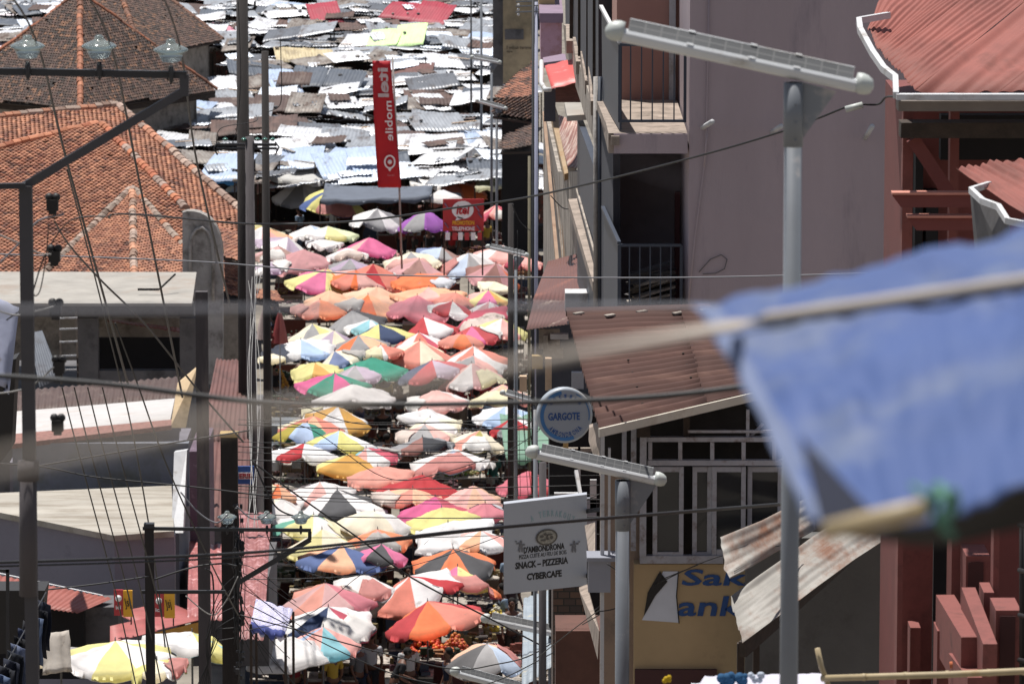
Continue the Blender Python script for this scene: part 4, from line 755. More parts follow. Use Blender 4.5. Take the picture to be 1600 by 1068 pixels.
# pizzeria sign
A_ = P(787, 787, 60); B_ = P(917, 772, 60.6); C_ = P(917, 914, 60.6); D_ = P(787, 928, 60)
t = thing('pizzeria_sign', (D_.x, 60.3, D_.z-.1), 'square white box sign with black pizzeria lettering at the street corner', 'sign')
mb = MB(); mb.plate([A_, B_, C_, D_], (0, .16, 0)); mb.build('panel', mat('sign_face', '#aaadb5', rough=.45, var=.06, scale=1, dirt='#a4a6ac', damt=.15), t)
ux = (B_-A_); ux.z = 0; ux.normalize(); s = mpp(A_); uz = Vector((0, 0, 1))
def sp(x, y): u = (x-787)/130; v = (y-787+15*u)/141; return bil(A_, B_, C_, D_, u, v)
mdk = mat('sign_black', '#1c1a1c', rough=.6)
textmesh("D'AMBONDRONA", sp(818, 864), ux, uz, 75*s, 10.5*s, mdk, t, bold=.03); textmesh('PIZZA CUITE AU FEU DE BOIS', sp(811, 873), ux, uz, 87*s, 6.5*s, mdk, t, bold=-.002)
textmesh('SNACK – PIZZERIA', sp(805, 889), ux, uz, 97*s, 11*s, mdk, t, bold=.035); textmesh('CYBERCAFE', sp(823, 906), ux, uz, 64*s, 11*s, mdk, t, bold=.04)
mfade = mat('faded_teal_ink', '#8fa6ac', rough=.6)
W_ = 'LA TERRAKOUZ'
for i, ch in enumerate('A TERRAKOUZ'):
    u = i/10; an = (u-.5)*.9; 
    if ch != ' ': textmesh(ch, sp(830+u*62, 806+22*(u-.5)**2*1.6), ux*math.cos(an*.6)+uz*-math.sin(an*.6), uz*math.cos(an*.6)+ux*math.sin(an*.6), 5*s, 10*s, mfade, t, bold=.02)
mb = MB(); c = sp(854, 838)
def ell(mb, c, a, b, n=24):
    mb.plate([c+ux*math.cos(i*2*math.pi/n)*a*s+uz*math.sin(i*2*math.pi/n)*b*s for i in range(n)], (0, .003, 0))
off = Vector((0, -.012, 0))
ell(mb, c+off, 20, 13); o = mb.build('pizza_emblem', mat('emblem_dark', '#5c5650', rough=.6), t); mb = MB(); ell(mb, c+off*1.5, 17, 10.5); mb.build('emblem_inner', mat('emblem_tan', '#9a958a', rough=.6, var=.5, scale=30), o); mb = MB(); [ell(mb, c+off*2+ux*q[0]*s+uz*q[1]*s, q[2], q[3], 10) for q in ((-9, 2, 4, 2), (-3, 5, 3, 2), (-6, -4, 5, 1.5), (5, 4, 6, 1.5), (9, -1, 3, 3), (2, -3, 3, 1.5), (1, 0, 2, 4))]; mb.build('emblem_mark', MC['emblem_dark'], o)
for x in (814, 897):
    mb = MB(); k = -1 if x < 850 else 1
    for (dx, dy, a, b) in ((0, 6, 2, 3), (0, 0, 3.5, 4), (k*5, 4, 3, 1.5), (-k*4, 2, 3, 1.5), (2, -6, 1.5, 4), (-2.5, -6, 1.5, 4), (k*8, 7, 2, 1)): ell(mb, sp(x+dx, 852-dy)+off, a, b, 10)
    mb.build('cook_figure', mdk if False else mat('emblem_grey', '#6b6a6e', rough=.6), t)
mb = MB(); bar(mb, sp(915, 800)+Vector((0, .08, 0)), P(940, 795, 60.2), .04, .05); bar(mb, sp(915, 900)+Vector((0, .08, 0)), P(940, 898, 60.2), .04, .05); mb.build('bracket', m_steel, t)
# round sign
c = P(883, 649, 61); s = mpp(c); ax = Vector((.14, -1, .02)).normalized()
t = thing('round_sign', c+Vector((0, 0, -.35)), 'round white and blue box sign reading like an eating house name, under the brown roof', 'sign')
mb = MB(); mb.lathe(c, [(42*s, -.16), (43.5*s, -.13), (43.5*s, -.01), (41*s, .005)], 40, axis=ax); mb.build('drum', mat('drum_metal', '#9aa0a8', rough=.4, var=.15, dirt='#c8a870', damt=.2), t)
def disc(mb, r, h, a0=0, a1=2*math.pi, r0=0, n=40, cc=None):
    x = Vector((0, 0, 1)).cross(ax).normalized(); z = ax.cross(x); cc = cc or c; vs = []; fs = []
    for i in range(n+1):
        a = a0+(a1-a0)*i/n; dd = x*math.cos(a)+z*math.sin(a); vs += [cc+ax*h+dd*r, cc+ax*h+dd*r0]
    mb.add(vs, [(2*i, 2*i+2, 2*i+3, 2*i+1) for i in range(n)]); return mb
mb = MB(); disc(mb, 40*s, .009); mb.build('face', mat('round_face', '#8f939c', rough=.45, var=.06), t)
mb = MB(); x_ = Vector((0, 0, 1)).cross(ax).normalized(); disc(mb, 39.5*s, .014, math.pi*.55, math.pi*1.62, 34*s); disc(mb, 38.5*s, .016, -.2, 1.1, 37*s); mb.build('blue_ring', mat('ring_blue', '#3a6ca0', rough=.5, var=.2), t)
fx = Vector((0, 0, 1)).cross(-ax).normalized(); fx = fx if fx.x > 0 else -fx
textmesh('GARGOTE', c+fx*(-27*s)+Vector((0, 0, -7*s))+ax*.012, fx, (0, 0, 1), 50*s, 12*s, mblue, t, bold=.025)
for word, rr_, sg, sz in (('antsika', 28, 1, 6), ('AMBONDRONA', 27, -1, 8)):
    for i, ch in enumerate(word):
        an = (i/(len(word)-1)-.5)*1.7*sg; base = math.pi/2*sg
        if sg > 0: th = base-an; u_ = fx*math.cos(th-math.pi/2)+Vector((0, 0, 1))*math.sin(th-math.pi/2); v_ = fx*math.cos(th)+Vector((0, 0, 1))*math.sin(th); pos = c+v_*rr_*s
        else: th = base-an; v_ = -(fx*math.cos(th)+Vector((0, 0, 1))*math.sin(th)); u_ = fx*math.cos(th+math.pi/2)+Vector((0, 0, 1))*math.sin(th+math.pi/2); pos = c-v_*(rr_+7)*s
        textmesh(ch, pos-u_*2*s+ax*.012, u_, v_, 4.2*s, sz*s, mblue, t, bold=.02)
mb = MB(); bar(mb, c+Vector((43*s, .1, 0)), P(950, 650, 61.5), .04, .04); mb.build('bracket', m_steel, t)
# signposts near the street
post('concrete_pole', 848, 722, 0, 13, 62, m_cpole, 'stout dark concrete pole directly behind the square pizzeria sign')
post('thin_pole', 836, 640, 0, 6, 70, m_pole, 'thin grey pole between the round sign and the pizzeria sign')
post('dark_pole', 798, 318, 0, 10, 132, m_wpole, 'dark round timber pole standing right of the red promotional sign')
post('thin_pole', 827, 244, 0, 5, 140, mat('olive_paint', '#6b6450', rough=.7), 'slim olive brown post left of the timber side wall')
t, a, s = post('light_pole', 838, 2, 0, 6, 125, mat('pale_pole_paint', '#9a9cb0', rough=.5, var=.1), 'tall slim pale pole with antenna arms at the top, beside the timber wall')
mb = MB(); s = mpp(P(838, 5, 125))
for y in (-8, 1, 8, 17): bar(mb, P(806, y+2, 124.9), P(868, y, 124.9), .04, .03)
mb.build('antenna_arm', m_pole, t); mb = MB()
for y in (8, 15, 23): mb.ball(P(810, y, 124.8), .035, n=6)
mb.build('insulator', MC['white_paint'], t)
post('dark_pole', 833, -20, 0, 5, 118, m_steel, 'tall dark iron pole hugging the pale antenna pole')
post('thin_pole', 752, -20, 0, 4, 215, m_pole, 'distant slim grey pole rising beside the beige block')
post('thin_pole', 736, -20, 0, 3, 225, m_steel, 'distant dark thin pole left of the slim grey one')
# small blue sign by the wired poles
t = thing('blue_shop_sign', P(386, 756, 110), 'small blue board with red white lettering behind the pole cables', 'sign')
mb = MB(); pbox(mb, 371, 728, 397, 756, 106, .05); mb.build('panel', mat('board_blue', '#2458a0', rough=.5), t); mb = MB(); pbox(mb, 373, 738, 395, 748, 105.96, .02); mb.build('stripe', m_white, t)
s = mpp(P(386, 740, 106)); textmesh('ERIE', P(374, 747, 105.95), (1, 0, 0), (0, 0, 1), 20*s, 8*s, m_red, t, bold=.04)
# ladder at left
t = thing('ladder', P(107, 602, 138), 'short pale rung ladder leaning left of the rooftop shelter', 'ladder')
mb = MB(); bar(mb, P(93, 486, 139), P(96, 600, 138), .05, .05); bar(mb, P(119, 486, 139), P(122, 600, 138), .05, .05); mb.build('rail', m_darkwood, t); mb = MB()
for y in (497, 514, 534, 556, 578): bar(mb, P(93, y, 138.4), P(121, y-1, 138.4), .04, .04)
mb.build('rung', MC['white_paint'], t)
# ---------------- near tarpaulin
m_tarp = mat('blue_tarpaulin', '#3c5080', rough=.55, var=.16, scale=1.3, dirt='#6c7484', damt=.3, dscale=1.6, bump=.2, bscale=4, trans=.1); m_bam = mat('dry_bamboo', '#a39272', rough=.5, var=.2, scale=4, dirt='#8a7040', damt=.2)
def Pn(x, y, d): return P(x, y, d*.86)
t = thing('blue_tarpaulin', Pn(1400, 840, 8), 'faded blue tarpaulin awning stretched over a rope very near the camera', 'tarpaulin')
g = []
TL = Pn(1115, 478, 9.2); TR = Pn(1680, 334, 9.2); BR = Pn(1690, 720, 7.4); BL = Pn(1272, 822, 7.6)
for i in range(33):
    row = []
    for j in range(61):
        u = j/60; v = i/32; p = bil(TL, TR, BR, BL, u, v); lf_ = (1-u)**3*math.sin(math.pi*v)
        p = p+Vector((-.035*math.sin(math.pi*v)*(1-u)*0+.012*lf_, -.03*math.sin(math.pi*v)+.02*noise.noise(Vector((u*4, v*4, 0)))+.008*noise.noise(Vector((u*14, v*5, 8))), -.03*math.sin(math.pi*u)*v*v+.02*noise.noise(Vector((u*6, v*5, 3)))+.006*noise.noise(Vector((u*17, v*9, 1)))))
        row.append(p)
    g.append(row)
mb = MB(); mb.grid(g, (0, .004, -.003)); mb.build('sheet', m_tarp, t)
# folded-over hem down the left edge and a dark flap behind it
mb = MB(); g2 = []
for i in range(33):
    v = i/32; p = g[i][0]; g2.append([p+Vector((-.036+.03*v, -.004, .004)), p+Vector((-.01, -.014, .004)), p+Vector((.016, -.012, 0)), p+Vector((.045-.02*v, -.004, 0))])
mb.grid(g2, (0, .003, 0)); mb.build('hem', mat('tarp_white_hem', '#5c6784', rough=.6, var=.2, scale=4), t)
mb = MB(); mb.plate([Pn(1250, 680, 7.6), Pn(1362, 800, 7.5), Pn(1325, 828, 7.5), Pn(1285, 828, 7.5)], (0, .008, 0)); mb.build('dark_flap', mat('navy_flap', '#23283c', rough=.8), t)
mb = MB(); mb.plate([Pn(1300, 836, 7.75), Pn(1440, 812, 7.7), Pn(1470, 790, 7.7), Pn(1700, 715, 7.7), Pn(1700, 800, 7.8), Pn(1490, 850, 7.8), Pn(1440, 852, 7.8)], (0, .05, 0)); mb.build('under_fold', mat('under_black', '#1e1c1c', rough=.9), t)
mb = MB(); mb.tube([Pn(1292, 828, 7.5), Pn(1365, 812, 7.45), Pn(1442, 795, 7.4)], [.012, .0135, .014], 12); o = mb.build('bamboo_rod', m_bam); tag(o, 'short bamboo rod weighting the lower hem of the blue tarpaulin', 'bamboo rod')
mb = MB()
for k in range(26): a = R.random()*6.3; mb.ball(Pn(1475+math.cos(a)*18, 785+math.sin(a)*26, 7.42), .004+R.random()*.005, n=6)
mb.tube([Pn(1470, 760, 7.4), Pn(1480, 790, 7.36), Pn(1465, 815, 7.4), Pn(1490, 838, 7.4)], .006, 6); mb.tube([Pn(1425, 758, 7.5), Pn(1450, 775, 7.4), Pn(1478, 780, 7.4)], .004, 6)
o = mb.build('knotted_rope', mat('green_rope', '#4f7a68', rough=.9, var=.3, scale=30)); tag(o, 'green knotted rope tying the bamboo rod to the blue tarpaulin', 'rope')
mb = MB(); pts = [Pn(1700, 418, 8.66), Pn(1600, 441, 8.66), Pn(1400, 470, 8.82), Pn(1200, 498, 8.92), Pn(1150, 508, 8.9)]; mb.tube(pts+[Pn(850, 560, 5.4), Pn(500, 628, 4.0), Pn(150, 694, 3.2), Pn(-60, 735, 2.9)], [.0122, .012, .012, .0112, .0095, .0045, .0034, .003, .0028], 8); o = mb.build('taut_rope', mat('beige_rope', '#a59b90', rough=.9, var=.1)); tag(o, 'thick beige guy rope running over the blue tarpaulin and off left', 'rope')
# bamboo pole and cloth at the lower right
d = 33; mb = MB(); pts = [P(1284, 1059, d), P(1380, 1056, d-.2), P(1480, 1053, d-.4), P(1610, 1047, d-.7), P(1720, 1043, d-.9)]; mb.tube(pts, .022, 10)
for x in (1350, 1415, 1480, 1545, 1600): q = P(x, 1057-(x-1350)*.035, d-.15-(x-1350)*.0018); mb.lathe(q, [(.025, -.012), (.0255, 0), (.025, .012)], 10, axis=(1, -.05, .01))
o = mb.build('bamboo_pole', m_bam); tag(o, 'long pale bamboo pole lying level across the lower right corner', 'bamboo pole')
mb = MB(); mb.tube([P(1277, 1012, d), P(1283, 1040, d), P(1296, 1075, d)], .018, 8); o = mb.build('bamboo_stick', m_bam); tag(o, 'short upright bamboo stick tied at the end of the long bamboo pole', 'bamboo stick')
g = []
for i in range(5): g.append([P(1080+x*7, [1066, 1056, 1054, 1054, 1053, 1053, 1052, 1052, 1052, 1051][min(9, x//3)]+i*9+2*noise.noise(Vector((x*.5, i, 0))), d+.4-i*.12) for x in range(31)])
mb = MB(); mb.grid(g, (0, .01, -.01)); o = mb.build('white_sheet', fabric('#d2cfda')); tag(o, 'white cloth sheet edge along the bottom, behind the lamp pole', 'cloth')
mb = MB()
for k in range(18): mb.ball(P(1145+jit(20), 1060+jit(6), d+.2), .02+R.random()*.015, n=6)
o = mb.build('blue_bundle', fabric('#2c5f8a')); tag(o, 'bunched blue and white cloth tied on the white sheet at the bottom', 'cloth bundle')
mb = MB()
for k in range(8): mb.ball(P(1182+jit(10), 1058+jit(5), d+.1), .02, n=6)
mb.build('white_knot', fabric('#c8d0dc'), None); tag(bpy.data.objects['white_knot'], 'crumpled pale knot of cloth just right of the blue bundle', 'cloth bundle')
mb = MB()
for k in range(8): mb.ball(P(1042+jit(4), 1061+jit(4), d+.3), .016, n=6)
o = mb.build('yellow_rag', fabric('#c8a81e')); tag(o, 'small yellow rag at the bottom edge below the ochre wall', 'rag')
# left edge: hanging sheet, clothes line
m_sht = fabric('#c2c6da'); g = []
for i in range(9): g.append([P(-60+x*9+(i*i*.0 if x < 9 else -i*2.0), 440+i*17+x*4.0+3*noise.noise(Vector((x*.6, i*.5, 1))), 60-i*.05) for x in range(11)])
mb = MB(); mb.grid(g, (0, .01, 0)); o = mb.build('hanging_sheet', m_sht); tag(o, 'pale bluish white sheet hanging at the left edge beside the steel pole', 'sheet')
mb = MB(); mb.plate([P(-60, 590, 61), P(25, 560, 61), P(18, 700, 61), P(-60, 800, 61)], (0, .5, 0)); o = mb.build('dark_awning_side', m_ink); tag(o, 'black shaded side of an awning at the left edge under the hanging sheet', 'awning')
mb = MB(); corr(mb, P(45, 520, 100), P(66, 516, 101), P(95, 590, 97), P(62, 605, 96), .12, .01, 4); o = mb.build('leaning_sheet', zinc('grey')); tag(o, 'crumpled grey metal sheet leaning left of the pale ladder', 'metal sheet')
mb = MB(); mb.plate([P(-60, 922, 62), P(70, 922, 62), P(66, 962, 62), P(40, 1020, 62), P(-60, 1022, 62)], (0, .6, 0)); o = mb.build('black_awning', m_ink); tag(o, 'black cloth awning at the lower left corner behind the hanging clothes', 'awning')
mb = MB(); bar(mb, P(-60, 889, 61.5), P(14, 891, 61.5), .04, .04); bar(mb, P(12, 888, 61.5), P(12, 1068, 61.5), .04, .04); o = mb.build('metal_frame', m_steel); tag(o, 'thin dark metal frame standing at the lower left corner', 'frame')
CL = ('#23283a', '#1c1e28', '#5a6a88', '#2a2a30', '#38405c', '#1a1a20', '#6b7590', '#20242e')
for k in range(12):
    x = 66-k*6.2; y = 935+k*11.5; mb = MB(); g = []; d = 58-k*.35
    for i in range(9): g.append([P(x-12+j*5+1.5*math.sin(i*.7+k)+jit(.6), y+i*9+j*2+jit(1.0), d+.09*math.sin(j*1.6+i*.4+k)) for j in range(6)])
    mb.grid(g, (0, .02, 0)); o = mb.build('hanging_garment', fabric(CL[k % 8])); tag(o, 'dark garment hanging in the row of clothes at the lower left corner', 'garment', 'clothes hung in a row')
mb = MB(); mb.tube([P(72, 925, 58.2), P(-20, 1090, 53.9)], .01, 6); o = mb.build('clothes_line', m_steel); tag(o, 'slanting line from which the dark clothes hang at lower left', 'line')
# ---------------------------------------------------------------- overhead cables
m_cab = mat('cable_black', '#1f1e20', rough=.6, var=.1); m_cgr = mat('cable_grey', '#7a7a80', rough=.6, var=.1); m_clt = mat('cable_pale', '#8c8986', rough=.6, var=.1)
def cr(pts, n=8):
    if len(pts) < 3: return [pts[0].lerp(pts[1], i/12) for i in range(13)]
    q = [pts[0]]+pts+[pts[-1]]; out = []
    for i in range(1, len(q)-2):
        for k in range(n):
            t = k/n; a, b, c, d = q[i-1], q[i], q[i+1], q[i+2]
            out.append(.5*((2*b)+(c-a)*t+(2*a-5*b+4*c-d)*t*t+(3*b-a-3*c+d)*t*t*t))
    return out+[pts[-1]]
def wire(pts, w, label, m=None, group=None, d=None, name='overhead_cable', wob=0):
    pp = [P(*(p if len(p) == 3 else (*p, d))) for p in pts]; path = cr(pp); s = [mpp(p) for p in path]
    if wob: path = [p+Vector((0, 0, jit(wob)*s[i])) for i, p in enumerate(path)]
    mb = MB(); mb.tube(path, [w*.5*q for q in s], 6); o = mb.build(name, m or m_cab); tag(o, label, 'cable', group); return o
wire([(-60, 583, 20), (170, 600, 20), (400, 627, 20), (640, 632, 20), (1000, 621, 20), (1250, 592, 20)], 9, 'thick black cable crossing the whole street just under the mid level, near the camera')
wire([(-60, 880, 38), (400, 862, 40), (790, 822, 44), (1240, 785, 52)], 5, 'thick black cable crossing above the pizzeria lettering, upper of a close pair')
wire([(-60, 886, 38), (400, 868, 40), (790, 824, 44), (1240, 787, 52)], 3, 'thinner black cable running just under the thick one across the pizzeria sign')
wire([(-60, 485, 7), (500, 481, 7.4), (1085, 478, 9.1), (1118, 480, 9.2)], 9, 'blurred grey cord stretched level from the left edge to the tarpaulin corner', m_cgr)
wire([(860, 215, 4.6), (1080, 288, 4.3), (1400, 396, 4.1), (1700, 520, 4.0)], 2, 'very blurred dark cord slanting across the mauve wall near the camera', mat('cord_shade', '#3a3840', rough=.8))
wire([(170, 340, 38), (215, 335, 38), (400, 350, 60), (560, 345, 60), (700, 326, 58), (840, 305, 55), (1060, 252, 50), (1220, 206, 48), (1325, 166, 47)], 3.6, 'black cable from the left pole crossing the street up to the red roof corner')
mb = MB(); mb.tube([P(1321, 171, 47), P(1348, 164, 47)], .03, 8); o = mb.build('cable_tensioner', m_cap); tag(o, 'small pale cable tensioner near the corner of the red roof', 'tensioner')
wire([(1348, 163, 47), (1372, 163, 47), (1384, 152, 46.5), (1398, 151, 46)], 3.5, 'short thick cable tail curling to the red roof gutter')
wire([(-60, 395), (300, 408), (560, 428), (835, 433), (1100, 433), (1420, 425)], 2.4, 'thin grey cable running level across the street above the brown roof', m_cgr, d=64)
for i, (a, b, c, e) in enumerate((((-30, -50), (55, 60), (108, 265), (200, 600)), ((90, -60), (170, 62), (215, 270), (285, 620)), ((215, -80), (280, 68), (310, 265), (360, 480)))):
    wire([(*a, 30), (*b, 36), (*c, 55), (*e, 85)], 3.8-.3*i, ('leftmost', 'middle', 'rightmost')[i]+' of three black lines dropping from the glass insulators at upper left', group='lines off the glass insulators')
wire([(105, 265, 50), (140, 400, 60), (170, 520, 66), (210, 690, 72), (245, 900, 82), (258, 1010, 84)], 2.4, 'long slanting cable down past the rooftop shelter to the kiosk signs')
for i, x in enumerate((97, 116, 137, 160)):
    wire([(x, 605, 60), (x+16, 670, 62), (x+42, 767, 64), (x+85, 930, 68), (x+115, 1068, 72)], 2.2, 'one of four slanting parallel cables over the flat cement roof', group='parallel cables over the flat roof')
wire([(180, 505, 60), (215, 600, 62), (262, 730, 66), (330, 880, 70), (372, 960, 77)], 2.6, 'single slanting cable between the shelter and the wired pole')
wire([(85, 345, 37), (110, 385, 42), (160, 440, 50), (230, 510, 60), (310, 610, 70), (380, 690, 77)], 3.2, 'black cable falling diagonally from the upper clamp to the poles')
wire([(57, 728), (150, 712), (290, 688), (390, 672)], 2.6, 'cable rising gently rightward across the blue grey wall', d=68)
wire([(-60, 722), (60, 728), (150, 745), (300, 760), (420, 775)], 2.4, 'cable sagging rightward across the blue grey wall', d=60)
wire([(10, 500), (45, 470), (70, 400), (110, 345), (170, 338)], 2.6, 'looping cable round the near left steel pole', d=36.4)
wire([(48, 350), (50, 450), (62, 455), (72, 400), (76, 350)], 2.0, 'hanging loop of cable under the upper clamp', d=36.2)
wire([(-40, 350), (30, 380), (60, 395), (80, 397)], 2.6, 'pale cord from the left edge to the second clamp', m_clt, d=36.1)
wire([(-40, 470), (20, 492), (60, 485), (84, 478)], 3, 'pale cord from the left edge to the third clamp', m_clt, d=36.1)
wire([(-40, 615), (10, 613), (50, 602), (84, 573)], 3, 'pale cord from the left edge to the fourth clamp', m_clt, d=36.1)
wire([(0, 410), (30, 380), (60, 345), (100, 335)], 3.4, 'grey stay rising from the left edge to the steel pole', m_cgr, d=36.3)
wire([(396, 720), (430, 790), (470, 808)], 2.8, 'dark lead curving down to the right hand glass bell', d=70.2)
wire([(282, 768), (310, 800), (338, 816), (356, 803)], 2.6, 'pale lead looping into the left glass bell of the lower arm', m_cgr, d=69.8)
wire([(370, 790), (390, 808), (408, 810), (420, 800)], 2.4, 'pale lead looping into the middle glass bell of the lower arm', m_cgr, d=69.8)
wire([(400, 725), (460, 770), (560, 840), (640, 900), (770, 968), (850, 1010)], 2.8, 'cable falling diagonally over the parasols towards the lower solar lamp', d=74)
wire([(415, 828), (430, 860), (470, 890), (520, 905)], 1.8, 'thin lead hanging below the lower cross arm', d=71)
TH_ = [(655, 650), (663, 668), (690, 684), (697, 700), (706, 706), (718, 716), (744, 740), (759, 757), (764, 773), (770, 779), (776, 786), (802, 808), (838, 832)]
for i, (y0, y1) in enumerate(TH_):
    sg = 3+R.random()*5; x1 = 940 if i % 3 else 1236
    wire([(372, y0), (520, y0+(y1-y0)*.25+sg*.8), (680, y0+(y1-y0)*.5+sg), (850, y0+(y1-y0)*.8+sg*.4), (x1, y1+jit(3))], 1.1+.6*(i % 2), 'thin black service cable crossing the market between the wired pole and the corner eatery', group='service cables over the market', d=77-i*.3)
wire([(385, 660), (480, 668), (600, 745), (690, 738), (800, 700), (862, 655)], 1.4, 'thin cable rising to the round blue sign', d=72)
wire([(430, 612), (550, 660), (700, 660), (800, 668), (862, 640)], 1.6, 'thin cable swaying up to behind the round sign', d=74)
wire([(385, 905), (600, 893), (800, 830), (940, 770)], 1.3, 'thin cable climbing right over the salmon parasols', d=74)
wire([(375, 960), (470, 985), (600, 1020), (705, 1044), (770, 1038), (843, 1016), (946, 940)], 2.2, 'sagging black cable low over the bottom stalls', d=74)
wire([(390, 945), (560, 1030), (660, 1064), (760, 1068), (900, 1000), (1060, 920), (1160, 868)], 1.8, 'sagging black cable climbing right to the rusty canopy', d=66)
wire([(380, 985), (480, 960), (560, 900), (600, 880)], 1.2, 'thin lead fanning out right of the wired pole', d=76)
for k in range(9):
    a = R.uniform(395, 460); wire([(374, 880+k*12), (374+(a-374)*.5, 900+k*16+jit(10)), (a+30, 940+k*22)], 1.2, 'thin lead fanning out right from the wired pole over the white awnings', group='leads fanning from the wired pole', d=77.3)
for k in range(7):
    wire([(366, 900+k*16), (340, 930+k*12+jit(8)), (322+k*3, 1000+jit(10)), (330-k*4, 1075)], 1.5, 'thin lead hanging left of the wired pole over the yellow parasols', group='leads hanging left of the wired pole', d=77.5)
wire([(240, 905), (300, 886), (345, 880), (370, 884)], 3, 'twisted black cable between the slim square post and the wired pole', d=69.7)
wire([(60, 922), (150, 912), (232, 900)], 2.6, 'twisted black cable from the black awning to the slim square post', d=66)
wire([(320, 888), (332, 900), (333, 960), (322, 1000)], 3, 'cable elbow bending down beside the wired pole', d=77)
wire([(290, 930), (330, 960), (352, 940), (372, 900)], 2, 'pale cable loop low on the wired pole', m_clt, d=77)
for i, (x0, x1, x2) in enumerate(((403, 393, 388), (398, 400, 396), (408, 388, 399), (394, 390, 404), (388, 405, 384))):
    wire([(x0, 410+i*7, 118), (x1, 560, 100), (x1+jit(4), 690, 90), (x2, 830, 80)], 1.0, 'pale vertical line dropping beside the left poles onto the wired pole', m_clt, 'pale lines beside the left poles')
for i in range(7):
    x = 803+i*5.5; wire([(x, 330+i*30), (x+jit(3), 500), (x+jit(3), 640), (x+8+jit(5), 775)], 1.0, 'thin dark drop line hanging between the solar lamp and the round sign', m_cab, 'drop lines by the round sign', d=112)
wire([(800, 318), (812, 345), (830, 360), (842, 350)], 1.5, 'black cable loop near the top of the dark timber pole', d=131)
wire([(860, 305), (880, 325), (898, 322), (908, 300)], 1.8, 'cable hooked in a curve against the timber side wall', d=86)
wire([(948, 880, 53.2), (975, 900, 53.2), (982, 925, 53.2), (965, 948, 53.2), (935, 955, 53.2)], 1.8, 'cable loop hanging on the corner wall beside the meter box')
wire([(910, 975, 56), (1000, 925, 54), (1120, 870, 52.5), (1230, 850, 52)], 1.7, 'cable slanting up over the torn mark and blue lettering')
wire([(835, 1030, 60), (940, 950, 56), (1010, 915, 54), (1090, 882, 53)], 1.5, 'lower cable slanting up beside the torn mark')
wire([(338, 224, 117.8), (346, 200, 117), (398, 190, 116), (400, 180, 118)], 1.4, 'short jumper lead above the green glass insulators')
wire([(418, 175), (436, 166), (440, 140), (438, 60)], 1.6, 'dark line rising right of the slim wooden pole', d=121)
wire([(372, 0), (376, 120), (370, 200), (362, 226)], 1.4, 'thin dark line running down the tall power pole', d=119)
# ================================================================ the market
CN = {'w': ('#e8e6e6', 'white'), 'c': ('#efe6cc', 'cream'), 'g': ('#9a999c', 'grey'), 'k': ('#3e3f44', 'charcoal'), 'r': ('#c03a40', 'red'), 's': ('#e08a78', 'salmon'), 'o': ('#ee7c48', 'orange'),
      'p': ('#f0b4ac', 'pale pink'), 'P': ('#da6898', 'bright pink'), 'd': ('#cf9a9c', 'dusty pink'), 'e': ('#f2bc98', 'peach'), 'y': ('#e0d88c', 'yellow'), 'Y': ('#d8a44c', 'amber'),
      'b': ('#54689c', 'blue'), 'n': ('#2e3e62', 'navy'), 'l': ('#b8cce8', 'light blue'), 't': ('#3f9880', 'green'), 'v': ('#b9a6bc', 'mauve'), 'T': ('#94c8d2', 'turquoise'), 'u': ('#9a4cb0', 'purple'), 'R': ('#cc6072', 'rose'), 'x': ('#a99a3a', 'olive'), 'G': ('#dde8b8', 'pale green'), 'B': ('#9c7068', 'brown pink')}
